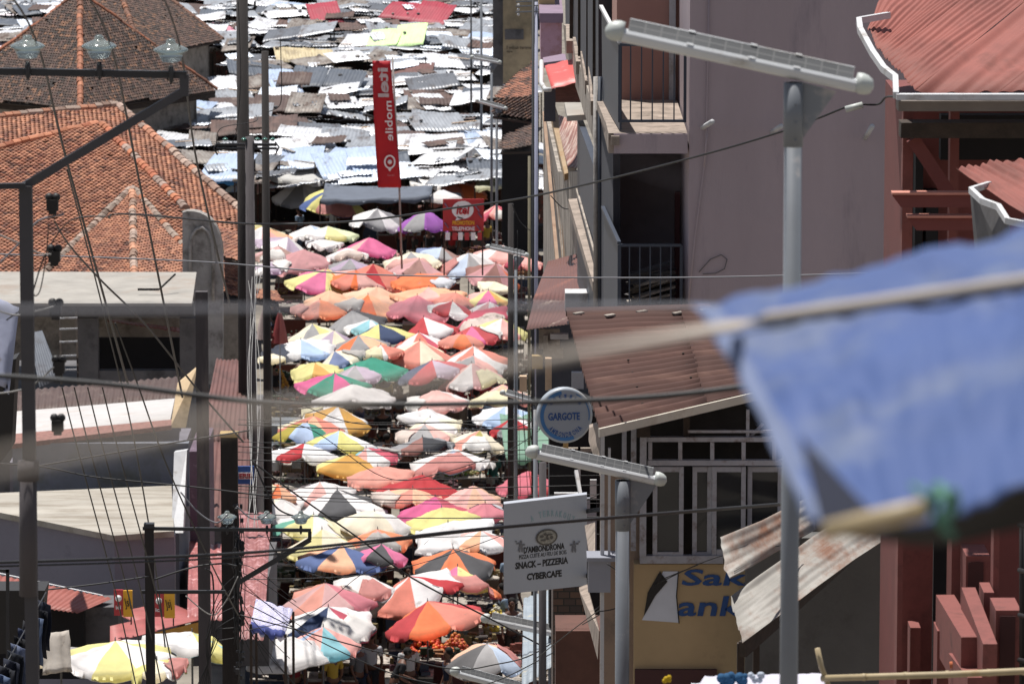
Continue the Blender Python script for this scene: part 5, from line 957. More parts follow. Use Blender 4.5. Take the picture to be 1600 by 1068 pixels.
# apex x, apex y, width, panels, shape  (f flat, d dome, r rectangular awning)
UMB = [(382,277,90,'cwcwlcwv',''),(472,281,92,'wgwwrgww',''),(522,298,100,'bynybyny','d'),(590,326,82,'wgwgwgww',''),(665,331,78,'uguuuguu','d'),(682,270,76,'egegeges',''),(712,285,84,'ssosssos','d'),(690,296,72,'wlwwwlww','r'),
(775,320,62,'RpRRpRRp',''),(815,329,72,'pepepepe','r'),(368,335,78,'ycycycyy',''),(512,353,82,'GwyGwGyw',''),(485,352,72,'wwlwwwlw',''),(577,371,92,'pPPpwcwP',''),(410,354,82,'ewpeewpe',''),(450,370,92,'vwvwwvwv',''),
(507,374,52,'wwwwwwww','f'),(475,389,92,'dddddddd',''),(435,384,72,'BdBdBdBd',''),(542,387,62,'wwwwwwww',''),(547,404,64,'vgvvgvvg',''),(418,410,72,'vwvvwvvw','f'),(690,386,72,'blgBblgB',''),(732,395,90,'wlgwwlgw',''),(642,393,86,'cgcccgcc',''),
(655,405,104,'dBddBddd',''),(583,412,102,'srssrsrs',''),(556,422,88,'ososossp',''),(510,420,104,'yPyoyPoP',''),(657,427,92,'oooosooo','f'),(787,383,86,'wpwwpwwp',''),(775,411,86,'dBdodddB',''),(815,400,62,'pRppRppp',''),(775,440,62,'cccccccc','r'),
(763,453,68,'yPYyyPYp',''),(712,457,64,'ssssssss',''),(590,448,98,'eeeeoeee',''),(515,453,78,'eeeeeoee',''),(670,448,108,'epeeepee','f'),(575,460,98,'eoeeeeee',''),(500,468,84,'esooooee',''),(652,461,98,'RRRRrRRR',''),(707,471,70,'wrwrRrwr',''),(765,471,62,'wdwRwdwR',''),
(738,487,96,'RRRRRRRR',''),(662,495,100,'rrwrrrrw',''),(785,497,78,'ywpyywpy',''),(737,509,84,'rPrrPrrr',''),(722,522,70,'sosososs','d'),(550,484,98,'gggkgggg',''),(578,499,76,'wTwTwTww',''),(592,506,102,'nynynyny',''),(488,505,88,'cgyccgyc',''),(522,516,80,'cvcvcvcc',''),
(470,530,108,'wwlwwwlw','f'),(560,523,86,'ogegogeg',''),(595,538,64,'swsswssw',''),(654,519,78,'wsRwsRws',''),(656,532,102,'cscscscs',''),(740,540,96,'wswswsws',''),(523,548,84,'cbcwcbcw',''),(580,558,112,'tttttttt',''),(555,571,78,'vgvvgvvg',''),(492,566,78,'yyYyyyYy',''),
(523,582,104,'PtPtPtPt',''),(550,600,124,'wwwwwwww','f'),(675,562,108,'nrvrnrvr',''),(740,555,88,'pgpwpgpw',''),(737,567,104,'pwdRpwdp',''),(684,609,98,'pppwpppp',''),(785,600,104,'pepepepp',''),(425,552,50,'ccyccccc','r'),(528,634,106,'YwYwYwYw',''),(490,649,100,'sescsesc',''),
(480,660,98,'xltyxlty','d'),(530,672,100,'ylywylyw',''),(476,692,102,'wrwwwrwc',''),(572,699,88,'TpwRTpwR',''),(548,708,122,'YYYyYYYY','r'),(590,728,104,'ssssosss',''),(668,638,112,'wwwwwwww','r'),(672,652,92,'wwwcwwwc',''),(664,662,88,'pgpcpgpc',''),(790,634,88,'wlwlwlww',''),
(800,652,64,'rgrwrgrw',''),(750,672,80,'sxcscxsc',''),(660,682,88,'gBkggBkg','f'),(708,701,124,'wlwwwlww',''),(660,741,118,'rrrrrrrr',''),(645,762,112,'esesesee','f'),(740,758,88,'pepepepp',''),(680,775,116,'PPRPPPRP',''),(758,785,64,'RRRRRRRR',''),(690,792,114,'yyyyyyyy',''),
(826,735,94,'RRrRRRrR',''),(435,756,64,'soesoeso',''),(500,752,114,'wpwwwpww',''),(527,764,138,'wkwkwtkw',''),(440,778,84,'wwwcwwwc','r'),(585,798,108,'cccwcccc','d'),(490,803,118,'tywwtyww',''),(503,826,134,'cyccyccc',''),(590,826,94,'ossososs',''),(535,851,136,'bebebebe',''),
(596,849,94,'PkPkPkPk',''),(752,828,92,'wewpwewp',''),(700,815,150,'wwwwwwww','r'),(708,857,136,'kokokoko',''),(715,884,118,'oPyoPyoy',''),(640,899,138,'wswrwsws',''),(508,910,142,'dsdRdsds',''),(570,897,98,'wwwwwwww',''),(668,938,156,'rosrorso',''),(513,947,146,'wnwRwnww',''),
(505,978,112,'lpTplpTp',''),(450,994,150,'wwcwwwcw','r'),(761,1005,114,'kglekgle','d'),(180,1000,170,'wywywywy','f'),(300,986,140,'wwyTywww','f'),(95,1008,100,'cgcccccc','r'),(245,1030,90,'ycwyycwy','f'),(790,1068,60,'TTTTTTTT',''),(620,1072,90,'PuPPPuPP','')]
used = {}
def pale(h, k):
    h = h.lstrip('#'); c = [int(h[i:i+2], 16) for i in (0, 2, 4)]; return '#'+''.join('%02x' % int(v*(1-k)+e*k) for v, e in zip(c, (232, 222, 214)))
ZA = 2.45; NEARD = {(180, 1000): 92, (300, 986): 93.5, (95, 1008): 93.6, (245, 1030): 90}
def neigh(i, lst):
    x, y = lst[i][:2]; return sorted((j for j in range(len(lst)) if j != i), key=lambda j: (lst[j][0]-x)**2+((lst[j][1]-y)*1.6)**2)
def side(dx, dy):
    if abs(dy) > abs(dx)*.55: return 'behind' if dy < 0 else 'in front of'
    return 'left of' if dx < 0 else 'right of'
SHW = {'': 'parasol', 'f': 'flat topped parasol', 'd': 'domed parasol', 'r': 'square awning'}
def cname(p):
    o = []
    for ch in p:
        n = CN[ch][1]
        if n not in o: o.append(n)
    o.sort(key=lambda n: -sum(CN[c][1] == n for c in p))
    return o[0] if len(o) == 1 else ' and '.join(o[:2]) if len(o) == 2 else f'{o[0]}, {o[1]} and {o[2]}'
UD = [(cname(u[3])+' '+SHW[u[4]]) for u in UMB]
SHADES = {}
mrib = mat('umbrella_frame', '#5a5a5c', rough=.5)
for i, (px, py, wd, pan, sh) in enumerate(UMB):
    top = Z(px, py, ZA) if (px, py) not in NEARD else P(px, py, NEARD[(px, py)]); s = mpp(top); r = wd*s*(.57 if sh != 'r' else .52); rr = random.Random(i*17+3); gz = 0 if (px, py) not in NEARD else 4.2
    d_ = UD[i]; lab = d_+' '+{'': 'over the market stalls'}['']
    for j in neigh(i, UMB):
        k = side(px-UMB[j][0], py-UMB[j][1]); cand = f'{d_} {k} a {UD[j]}'
        if UD[j] != d_ and cand not in used and len(cand.split()) <= 16: lab = cand; break
    used[lab] = 1
    t = thing('awning' if sh == 'r' else 'parasol', (top.x, top.y, gz), lab, 'awning' if sh == 'r' else 'parasol', 'market parasols and awnings')
    tilt = Matrix.Rotation(rr.uniform(-.14, .1), 3, 'X') @ Matrix.Rotation(rr.gauss(0, .12), 3, 'Y')
    rise = r*{'': .38, 'f': .2, 'd': .42, 'r': .26}[sh]*rr.uniform(.75, 1.2); n = 4 if sh == 'r' else 8; ph = rr.uniform(0, math.pi/4) if n == 8 else math.pi/4+rr.uniform(-.15, .15)
    if n == 8: ph = rr.choice((0, math.pi/8))+rr.uniform(-.08, .08)
    ext = 1.0 if n == 8 else 1.15
    ribs = [(rr.uniform(.86, 1.07)*ext, rr.uniform(-.1, .07)-(.16 if rr.random() < .1 else 0)) for _ in range(n)]; sub = 6 if n == 8 else 10; NR = 7; vs = []; cols = sorted(set(pan)); fs = []; mi = []
    for k in range(NR+1):
        q = k/NR
        for a in range(n*sub):
            sct, fr = divmod(a, sub); f = fr/sub; an = ph+2*math.pi*(sct+f)/n
            R0, z0 = ribs[sct]; R1, z1 = ribs[(sct+1) % n]; RR = R0*(1-f)+R1*f; zz = z0*(1-f)+z1*f
            chord = math.cos(math.pi/n)/math.cos((f-.5)*2*math.pi/n); sg = 4*f*(1-f)
            rad = r*RR*q*(chord if True else 1)*(1-.05*sg*q)
            prof = (1-q) if sh != 'd' else (1-q**1.9)
            if sh == '': prof = prof*.9+.1*(1-q*q)
            z = rise*prof+zz*r*q-sg*q*r*(.05 if n == 8 else .09)+.035*r*noise.noise(Vector((rad*3*math.cos(an)/r+i, rad*3*math.sin(an)/r, i)))*min(1, q*2)
            z += .03*r*noise.noise(Vector((math.cos(an)*q*5+i, math.sin(an)*q*5, 5)))+.014*r*noise.noise(Vector((math.cos(an)*q*14+i, math.sin(an)*q*14, 9)))
            vs.append(Vector((rad*math.cos(an), rad*math.sin(an), z)))
    val = .11 if rr.random() < .75 else .03
    if sh in 'fr': val = .16
    for a in range(n*sub):
        f = (a % sub)/sub; p = vs[NR*n*sub+a]; dr = val*(.6+.4*abs(math.sin(a*math.pi/sub)))+.03*noise.noise(Vector((a*.4, i, 0)))
        vs.append(p+Vector((p.x*(.02+.04*math.sin(a*1.3)), p.y*.02, -dr)))
    m_ = n*sub; mb = MB(); col_i = {c: k for k, c in enumerate(cols)}
    fsm = []
    for k in range(NR+1):
        for a in range(m_):
            if k == 0:
                fsm.append(((a, m_+a, m_+(a+1) % m_), a//sub)) if False else None
            b = (a+1) % m_; fsm.append(((k*m_+a, (k+1)*m_+a, (k+1)*m_+b, k*m_+b), a//sub))
    W_ = [top+tilt @ (v-Vector((0, 0, rise))) for v in vs]
    o = len(mb.v); mb.v += W_
    for f, sct in fsm:
        mb.f.append(f); mb.m.append(col_i[pan[(sct+n//2) % 8 if n == 8 else (sct+2) % 4]]); mb.t.append(None); mb.smooth.append(True)
    # inner face a few mm below so the cloth has thickness
    nv = len(W_); mb.v += [v-Vector((0, 0, .006)) for v in W_]
    for f, sct in fsm: mb.f.append(tuple(x+nv for x in f[::-1])); mb.m.append(col_i[pan[(sct+n//2) % 8 if n == 8 else (sct+2) % 4]]); mb.t.append(None); mb.smooth.append(True)
    for a in range(m_):
        b = (a+1) % m_; e = (NR+1)*m_; mb.f.append((e+a, e+a+nv, e+b+nv, e+b)); mb.m.append(0); mb.t.append(None); mb.smooth.append(False)
    fk = rr.choice((0, .08, .16, .28)); fade = lambda c: fabric(pale(CN[c][0], fk))
    mb.build('canopy', [fade(c) for c in cols], t)
    mb = MB(); mb.tube([Vector((top.x, top.y, gz+.05)), top+Vector((0, 0, -.04))], .022, 6); mb.build('pole', mrib, t)
    mb = MB(); mb.tube([top+Vector((0, 0, -.02)), top+Vector((0, 0, .07))], [.018, .008], 6); mb.build('finial', mrib, t)
    mb = MB()
    if rr.random() < .4 and n == 8:
        # a spare cloth thrown over one side of the canopy
        a0 = rr.randrange(m_); wd_ = rr.randint(8, 18); k0 = rr.randint(2, 4); gg = []
        for kk in range(k0, NR+2): gg.append([W_[min(kk, NR+1)*m_+(a0+q) % m_]+Vector((0, -.01, .035+.03*noise.noise(Vector((q*.5, kk, i))))) for q in range(wd_)])
        mb2 = MB(); mb2.grid(gg, (0, 0, -.008)); mb2.build('draped_cloth', fabric(rr.choice(['#e4e0dc', '#d9c9c0', '#d8a8a0', '#cfcfd4', '#e0d8b8', '#c98a84', '#b9b4b0'])), t)
    for q in range(n):
        e = W_[NR*m_+q*sub]; mb.tube([top+Vector((0, 0, -.05)), e+Vector((0, 0, -.03))], .009, 4)
    mb.build('ribs', mrib, t)
# ---- corrugated stall roofs filling the far half of the market
SPEC = [(500, 28, 'red'), (355, 40, 'pink'), (618, 58, 'green'), (490, 75, 'tan'), (440, 140, 'blue'), (640, 103, 'maroon'), (560, 12, 'old'), (620, 20, 'old'), (545, 240, 'grey'), (600, 250, 'slate'), (450, 250, 'blue'),
        (330, 270, 'blue'), (520, 262, 'pale'), (420, 215, 'rust'), (560, 250, 'blue'), (500, 90, 'brown'), (280, 195, 'brown'), (330, 200, 'brown'), (570, 45, 'grey'), (440, 25, 'white'), (410, 20, 'white'), (600, 180, 'white'), (540, 180, 'white'), (700, 250, 'pale'), (760, 255, 'grey'),
        (800, 250, 'pale'), (680, 195, 'white'), (570, 200, 'zinc'), (470, 165, 'rust'), (400, 160, 'rust'), (640, 30, 'red')]
KW = {'white': 'white washed', 'zinc': 'shiny zinc', 'grey': 'dull grey', 'rust': 'rusty brown', 'blue': 'pale blue', 'brown': 'dark brown', 'red': 'bright red', 'green': 'pale green', 'tan': 'tan', 'old': 'rust streaked', 'pink': 'dusty pink', 'pale': 'bluish white', 'maroon': 'maroon', 'slate': 'dark slate'}
STL = []; dd = 199.0; rs = random.Random(99); row = 0
while dd < 300:
    yb = -660+(26-2.7)*8000/dd
    xl = 232 if yb > 165 else (-20 if dd > 257 else 345+jit(6))
    if yb > 258: xl = 300
    xr = 838 if yb > 240 else (770 if yb > 150 else 765)
    x = xl+rs.uniform(-10, 20)
    while x < xr:
        w = rs.choice((45, 60, 75, 95, 120))*(235/dd)**.7*rs.uniform(.8, 1.15); STL.append([x+w/2, yb, w, dd+rs.uniform(-1.2, 1.2), None]); x += w*rs.uniform(.93, 1.08)
    dd += rs.uniform(2.2, 3.1); row += 1
for sx, sy, k in SPEC:
    b = min(STL, key=lambda q: (q[0]-sx)**2+((q[1]-5-sy)*2)**2); b[4] = k
for q in STL:
    if not q[4]: q[4] = rs.choices(['white', 'zinc', 'grey', 'rust', 'old', 'pale', 'brown'], [34, 30, 16, 4, 10, 12, 2])[0]
SD = [KW[q[4]]+' stall roof' for q in STL]
LM = [(603, 200, 'the red vertical banner'), (378, 120, 'the tall dark power pole'), (414, 150, 'the slim wooden pole'), (800, 190, 'the tiled shed'), (768, 130, 'the distant lamps'), (490, 75, 'the tan roof'), (500, 28, 'the bright red roof'), (618, 58, 'the pale green roof'), (812, 60, 'the beige block'), (522, 298, 'the yellow and blue parasol'), (310, 100, 'the dark tiled pavilions')]
def slabel(i):
    x, y = STL[i][:2]
    for j in neigh(i, STL)[:14]:
        if SD[j] == SD[i]: continue
        for lx, ly, ln in sorted(LM, key=lambda l: (l[0]-x)**2+(l[1]-y)**2)[:3]:
            k = side(x-STL[j][0], (y-STL[j][1])*1.6); k2 = side(x-lx, y-ly)
            c = f'{SD[i]} {k} a {KW[STL[j][4]]} one, {k2} {ln}'
            if len(c.split()) > 16: continue
            if c not in used: used[c] = 1; return c
    for w in ('nearer', 'farther', 'left hand', 'right hand', 'small', 'broad'):
        for lx, ly, ln in sorted(LM, key=lambda l: (l[0]-x)**2+(l[1]-y)**2)[:4]:
            c = f'{w} {SD[i]} in the crowded rows, {side(x-lx, y-ly)} {ln}'
            if c not in used: used[c] = 1; return c
    return SD[i]+' among the crowded far rows of stalls'
mpost = MC['weathered_board']; mgoods = [mat('goods_dark', '#2a2522', rough=.9, var=.6, scale=5), mat('goods_mixed', '#5a4038', rough=.9, var=.7, scale=6, dirt='#8a3a34', damt=.3, dscale=5)]
OTH = {'white': ('white', 'zinc', 'white', 'old'), 'zinc': ('zinc', 'white', 'grey', 'zinc'), 'grey': ('grey', 'zinc', 'grey', 'slate'), 'rust': ('rust', 'brown', 'old', 'rust'), 'old': ('old', 'zinc', 'grey', 'white'), 'pale': ('pale', 'white', 'blue', 'pale'), 'brown': ('brown', 'rust', 'brown', 'old')}
for i, (px, py, w, d, k) in enumerate(STL):
    rr = random.Random(i*31+5); zf = rr.uniform(2.4, 2.85); c = P(px, py, d); c.z = zf; s = mpp(c); W2 = w*s/2; Ld = rr.uniform(2.0, 3.2)
    t = thing('market_stall', (c.x, c.y, 0), slabel(i), 'market stall', 'corrugated roofed market stalls')
    slope = rr.choice((1, 1, 1, -1))*rr.uniform(.0, .17); roll = rr.gauss(0, .085); yaw = rr.uniform(-.3, .3)
    if k in ('tan', 'blue', 'red', 'green'): slope = .3
    ex = Vector((math.cos(yaw), math.sin(yaw), roll)); ey = Vector((-math.sin(yaw), math.cos(yaw), slope))
    ns = max(1, round(2*W2/1.5)); sw = 2*W2/ns
    for j in range(ns):
        kk = k if k in ('tan', 'red', 'green', 'blue', 'pink') else rr.choice(OTH.get(k, (k,)))
        xa = -W2+j*sw-rr.uniform(0, .12); xb = xa+sw+rr.uniform(.05, .2); y0 = rr.uniform(-.3, .15); y1 = Ld+rr.uniform(-.5, .3); h = .02*(j % 2)+rr.uniform(0, .06); sk = rr.uniform(-.12, .12)
        A = c+ex*xa+ey*y0+Vector((0, 0, h)); B = c+ex*xb+ey*y0+Vector((0, 0, h+rr.uniform(-.03, .05))); C_ = c+ex*(xb+sk)+ey*y1+Vector((0, 0, h)); D_ = c+ex*(xa+sk)+ey*y1+Vector((0, 0, h+rr.uniform(-.04, .08)))
        mb = MB(); corr(mb, A, B, C_, D_, .15, .011, 4, thick=.008, warp=.07, seed=i+j*7.3); mb.build('roofing_sheet', zinc(kk), t)
    # planks, stones, odd sheets lying on the roof
    if rr.random() < .5:
        mb = MB()
        for q in range(1):
            u = rr.uniform(-W2, W2*.6); v = rr.uniform(.1, Ld-.3); a = c+ex*u+ey*v+Vector((0, 0, .09)); b = a+ex*rr.uniform(.4, 1.8)+ey*rr.uniform(-.5, .5); bar(mb, a, b, rr.uniform(.05, .2), .03)
        mb.build('loose_plank', rr.choice([mpost, m_darkwood, MC['raw_plank']]), t)
    if rr.random() < .6:
        for q in range(rr.randint(1, 3)): mb = MB(); mb.ball(c+ex*rr.uniform(-W2, W2)+ey*rr.uniform(0, Ld)+Vector((0, 0, .1)), rr.uniform(.05, .12), n=6, sq=.7); mb.build('stone_weight', m_dconc if rr.random() < .6 else m_lconc, t)
    if rr.random() < .45:
        a = c+ex*rr.uniform(-W2*.8, W2*.3)+ey*rr.uniform(.2, Ld*.6)+Vector((0, 0, .12)); l = rr.uniform(.6, 1.3); q = rr.uniform(-.4, .4); e1 = Vector((math.cos(q), math.sin(q), roll))*rr.uniform(.7, 1.6); e2 = Vector((-math.sin(q), math.cos(q), slope+rr.uniform(-.05, .12)))*l
        mb = MB(); corr(mb, a, a+e1, a+e1+e2, a+e2, .16, .018, 3, thick=.008, warp=.06, seed=i); mb.build('patch_sheet', zinc(rr.choice(('rust', 'grey', 'white', 'brown', 'pale', 'zinc', 'white'))), t)
    for sx in (-1, 1):
        for yy in (.1, Ld-.3):
            a = c+ex*sx*(W2-.08)+ey*yy; mb = MB(); mb.box((a.x, a.y, (a.z-.03)/2), (.03, .03, (a.z-.03)/2)); mb.build('post', m_darkwood, t)
    mb = MB(); mb.box((c.x, c.y+Ld-.5, 1.0), (W2*.9, .05, 1.0)); mb.build('back_board', mgoods[i % 2], t)
    mb = MB(); mb.box((c.x, c.y+.7, .45), (W2*.85, .4, .45)); mb.build('counter', mgoods[(i+1) % 2], t)
# ---- long flat canvas roofs in the middle distance
def awn(name, pts, m, label, zz=None, rows=6, cols=14, sag=.1, cat='awning', drop=.18):
    A, B, C_, D_ = pts; g = []
    for i in range(rows+1):
        v = i/rows; row = []
        for j in range(cols+1):
            u = j/cols; p = bil(A, B, C_, D_, u, v); p = p+Vector((0, 0, -sag*4*u*(1-u)*.5-sag*math.sin(v*math.pi)+.06*noise.noise(Vector((u*6+A.x, v*4, A.y)))+.02*noise.noise(Vector((u*18, v*9, A.y))))); row.append(p)
        g.append(row)
    last = g[-1]; g.append([p+Vector((0, -.03, -drop*(1+.3*math.sin(j*1.7)))) for j, p in enumerate(last)])
    t = thing(name, ((A.x+B.x)/2, (A.y+D_.y)/2, 0), label, cat); mb = MB(); mb.grid(g, (0, .004, -.006)); mb.build('canopy', m, t)
    for p in (A, B, C_, D_): mb = MB(); mb.box((p.x, p.y, (p.z-.05)/2), (.025, .025, (p.z-.05)/2)); mb.build('post', m_darkwood, t)
def ZZ(z, *q): return [Z(x, y, z) for x, y in q]
awn('canvas_roof', ZZ(2.6, (508, 287), (676, 290), (672, 306), (500, 312)), mat('slate_canvas', '#585e6a', rough=.8, var=.15), 'long dark slate grey canvas roof behind the blue and yellow parasol')
awn('canvas_roof', ZZ(2.6, (398, 262), (512, 262), (506, 284), (396, 272)), fabric('#c9c7c4'), 'pale grey canvas roof left of the red banner foot')
awn('canvas_roof', ZZ(2.6, (512, 260), (592, 258), (586, 276), (512, 274)), fabric('#f0f0f0'), 'bright white canvas roof with a green corner, left of the red banner')
awn('canvas_roof', ZZ(2.6, (286, 264), (398, 268), (400, 281), (300, 277)), fabric('#4a90cc'), 'bright blue tarpaulin roof behind the orange tiled hall corner')
awn('canvas_roof', ZZ(2.6, (640, 270), (700, 276), (690, 290), (640, 284)), fabric('#eeeae6'), 'white canvas roof right of the red banner foot')
awn('canvas_roof', ZZ(2.6, (745, 275), (830, 268), (832, 282), (742, 292)), fabric('#d8d4b8'), 'cream and yellow canvas roof below the distant lamps')
awn('canvas_roof', ZZ(2.5, (240, 196), (372, 196), (372, 214), (246, 220)), zinc('brown'), 'broad flat brown sheet roof between the tiled pavilion and the tall pole', sag=.02)
awn('canvas_roof', ZZ(2.5, (-30, 2), (64, -2), (58, 20), (-30, 30)), fabric('#e6dde0'), 'white canvas roof at the top left corner of the picture')
awn('canvas_roof', ZZ(2.5, (-40, 168), (95, 160), (60, 178), (-40, 182)), fabric('#c8ccca'), 'pale roof strip between the dark pavilion and the orange hall')
awn('canvas_roof', ZZ(2.5, (-40, 66), (12, 66), (10, 92), (-40, 96)), fabric('#e8d8e0'), 'pale pink roof strip at the left edge behind the dark pavilion')
awn('canvas_roof', ZZ(2.3, (780, 640), (846, 640), (872, 705), (790, 712)), fabric('#7fa08c'), 'dull green tarpaulin roof beside the round blue sign')
awn('striped_cloth', [P(400, 934, 97), P(458, 951, 97), P(446, 986, 93), P(392, 970, 93)], mat('striped_cloth', '#c8c4dc', rough=.85, var=.2), 'blue and white striped cloth roof beside the wired pole', sag=.02)
nt = MC['striped_cloth'].node_tree; wv = nt.nodes.new('ShaderNodeTexWave'); wv.bands_direction = 'Y'; wv.inputs['Scale'].default_value = 2.2; wv.inputs['Distortion'].default_value = 3; wv.inputs['Detail'].default_value = 3; cr_ = nt.nodes.new('ShaderNodeValToRGB')
cr_.color_ramp.elements[0].color = (.07, .09, .3, 1); cr_.color_ramp.elements[1].color = (.7, .65, .75, 1); cr_.color_ramp.elements[0].position = .2; cr_.color_ramp.elements[1].position = .5
tc = nt.nodes.new('ShaderNodeTexCoord'); nt.links.new(tc.outputs['Object'], wv.inputs[0]); nt.links.new(wv.outputs[0], cr_.inputs[0]); nt.links.new(cr_.outputs[0], nt.nodes['Principled BSDF'].inputs['Base Color'])
g = []
for i in range(9): g.append([P(66+j*7+3*noise.noise(Vector((i*.5, j*.7, 2)))+(i*.6 if j > 3 else 0), 990+i*8+2*noise.noise(Vector((j*.6, i*.5, 7)))-j*1.0, 90.6-i*.05+.1*math.sin(j*1.5)) for j in range(7)])
mb = MB(); mb.grid(g, (0, .02, 0)); o = mb.build('hanging_cloth', fabric('#cfc6bc')); tag(o, 'crumpled beige cloth hanging down left of the yellow and white awning', 'cloth')
# closed, hanging parasols by the left poles
for (x, y, c1, c2, lab) in ((413, 482, '#c9b8b4', '#8a5a5c', 'folded pink and white parasol hanging upright beside the left poles'), (437, 488, '#9a4a4c', '#c07a74', 'folded dark red parasol standing upright right of the pink one')):
    t = thing('folded_parasol', Z(x, y+40, 0)*1, lab, 'parasol'); q = P(x, y, 140); s = mpp(q); mb = MB(); vs = []; n = 16
    for k in range(7):
        for a in range(n): rad = (2+8*(k/6)**.8)*s*(1+.35*math.cos(a*math.pi/2*1.0*2)); vs.append(q+Vector((rad*math.cos(a*2*math.pi/n), rad*math.sin(a*2*math.pi/n), -k*8*s)))
    mb.add(vs, [(k*n+a, k*n+(a+1) % n, (k+1)*n+(a+1) % n, (k+1)*n+a) for k in range(6) for a in range(n)], 0, None, True); mb.m = [((f[0] % n)//4) % 2 for f in mb.f]
    mb.build('canopy', [fabric(c1), fabric(c2)], t); mb = MB(); mb.tube([q+Vector((0, 0, .05)), Vector((q.x, q.y, .02))], .02, 6); mb.build('pole', mrib, t)
# ---- stalls and goods under the parasols
GC = ['#6e3426', '#7a5230', '#4e2426', '#2f3f2a', '#6a5a34', '#3a322e', '#5a564e', '#262c3c', '#7a746a', '#4a2830']
gk = 0; GOOD = []
rg = random.Random(5)
for yb in list(range(345, 1070, 22)):
    z0 = .85; x = 405+rg.uniform(0, 30)-(40 if yb > 900 else 0)
    while x < (830 if yb < 640 else 790):
        w = rg.uniform(45, 90)*(.7+yb/2200); p = Z(x+w/2, yb+rg.uniform(-6, 6), z0); GOOD.append((p, w*mpp(p)/2, x+w/2, yb)); x += w+rg.uniform(12, 60)
BIG = {0: 'a mound of orange fruit', 1: 'folded cloth', 2: 'red goods'}
for k, (p, w, gx, gy) in enumerate(GOOD):
    near = min(range(len(UMB)), key=lambda j: (UMB[j][0]-gx)**2+((UMB[j][1]+25-gy)*1.5)**2); ci = rg.sample(range(len(GC)), 3)
    base = f'shaded goods table under the {UD[near]}'; lab = base
    for extra in ('', ', nearer the camera', ', farther back', ', at its left', ', at its right', ', at its middle'):
        if base+extra not in used: lab = base+extra; break
    used[lab] = 1
    t = thing('goods_table', (p.x, p.y, 0), lab, 'market table', 'market tables under the parasols')
    mb = MB(); mb.box((p.x, p.y, .80), (w, .45, .02)); mb.build('table_top', mpost, t)
    mb = MB(); mb.plate([(p.x-w, p.y-.46, .78), (p.x+w, p.y-.46, .78), (p.x+w, p.y-.44, .2), (p.x-w, p.y-.44, .2)], (0, .01, 0)); mb.build('cloth_skirt', fabric(rg.choice(['#5a3434', '#3a4458', '#7a6a5a', '#4a4a48', '#6a3a30'])), t)
    for sx in (-1, 1):
        for sy in (-1, 1): mb = MB(); mb.box((p.x+sx*(w-.05), p.y+sy*.38, .39), (.025, .025, .39)); mb.build('leg', m_darkwood, t)
    mb = MB(); n = int(26*w)+8; boxy = rg.random() < .6
    for q in range(n):
        gx_ = rg.uniform(-w, w)*.92; cc = Vector((p.x+gx_, p.y+rg.uniform(-.4, .4), .85+rg.uniform(0, .08+.14*math.sin(gx_*4)**2)))
        if boxy: mb.box(cc, (rg.uniform(.04, .13), rg.uniform(.04, .12), rg.uniform(.02, .09)), rg.choice((0, 0, 1, 2)), Matrix.Rotation(rg.uniform(-.6, .6), 3, 'Z'))
        else: mb.ball(cc, rg.uniform(.025, .05), rg.choice((0, 0, 1, 2)), 6, sq=.8)
    o = mb.build('produce', [mat('goods_'+GC[c], GC[c], rough=.7, var=.3, scale=8) for c in ci], t); o['kind'] = 'stuff'
# showy fruit mounds near the bottom
for (x, y, c1, c2, wd, lab) in ((668, 1012, '#c8431c', '#d0731c', 60, 'large mound of orange red peppers under the red and orange parasol'), (712, 1018, '#b8641c', '#a83a1c', 50, 'mound of orange fruit right of the pepper mound'), (775, 975, '#c8b040', '#b8b4a0', 40, 'heap of yellow and white fruit beside the brick wall'), (700, 620, '#8a2424', '#6a1c1c', 60, 'pile of dark red goods under the pink and white parasol'), (755, 615, '#a02c28', '#c04a30', 45, 'pile of bright red goods left of the solar lamp pole'), (437, 600, '#c08a1c', '#9a6a14', 26, 'stack of amber yellow crates and cans by the left poles'), (720, 735, '#5a7a34', '#8a8450', 60, 'heap of green vegetables behind the big red parasol'), (770, 745, '#3a7a70', '#2c5a58', 16, 'teal wrapped bundle standing in the shade'), (460, 870, '#8a5a44', '#3a3a40', 50, 'jumble of brown goods behind the salmon parasol'), (545, 930, '#7a7064', '#3a2a24', 40, 'low jumble of packed goods by the white parasol')):
    p = Z(x, y, .9); s = mpp(p); w = wd*s/2; t = thing('goods_mound', (p.x, p.y, 0), lab, 'goods'); mb = MB(); mb.box((p.x, p.y, .4), (w, .5, .4)); mb.build('crate', mpost, t); mb = MB()
    for q in range(150): a = rg.random()*6.28; u = rg.random()**.5; mb.ball((p.x+math.cos(a)*u*w, p.y+math.sin(a)*u*.5, .8+(1-u)*.55+rg.random()*.06), .05, rg.choice((0, 0, 1)), 6)
    o = mb.build('produce', [mat('pm'+c1, c1, rough=.6, var=.3), mat('pm'+c2, c2, rough=.6, var=.3)], t); o['kind'] = 'stuff'
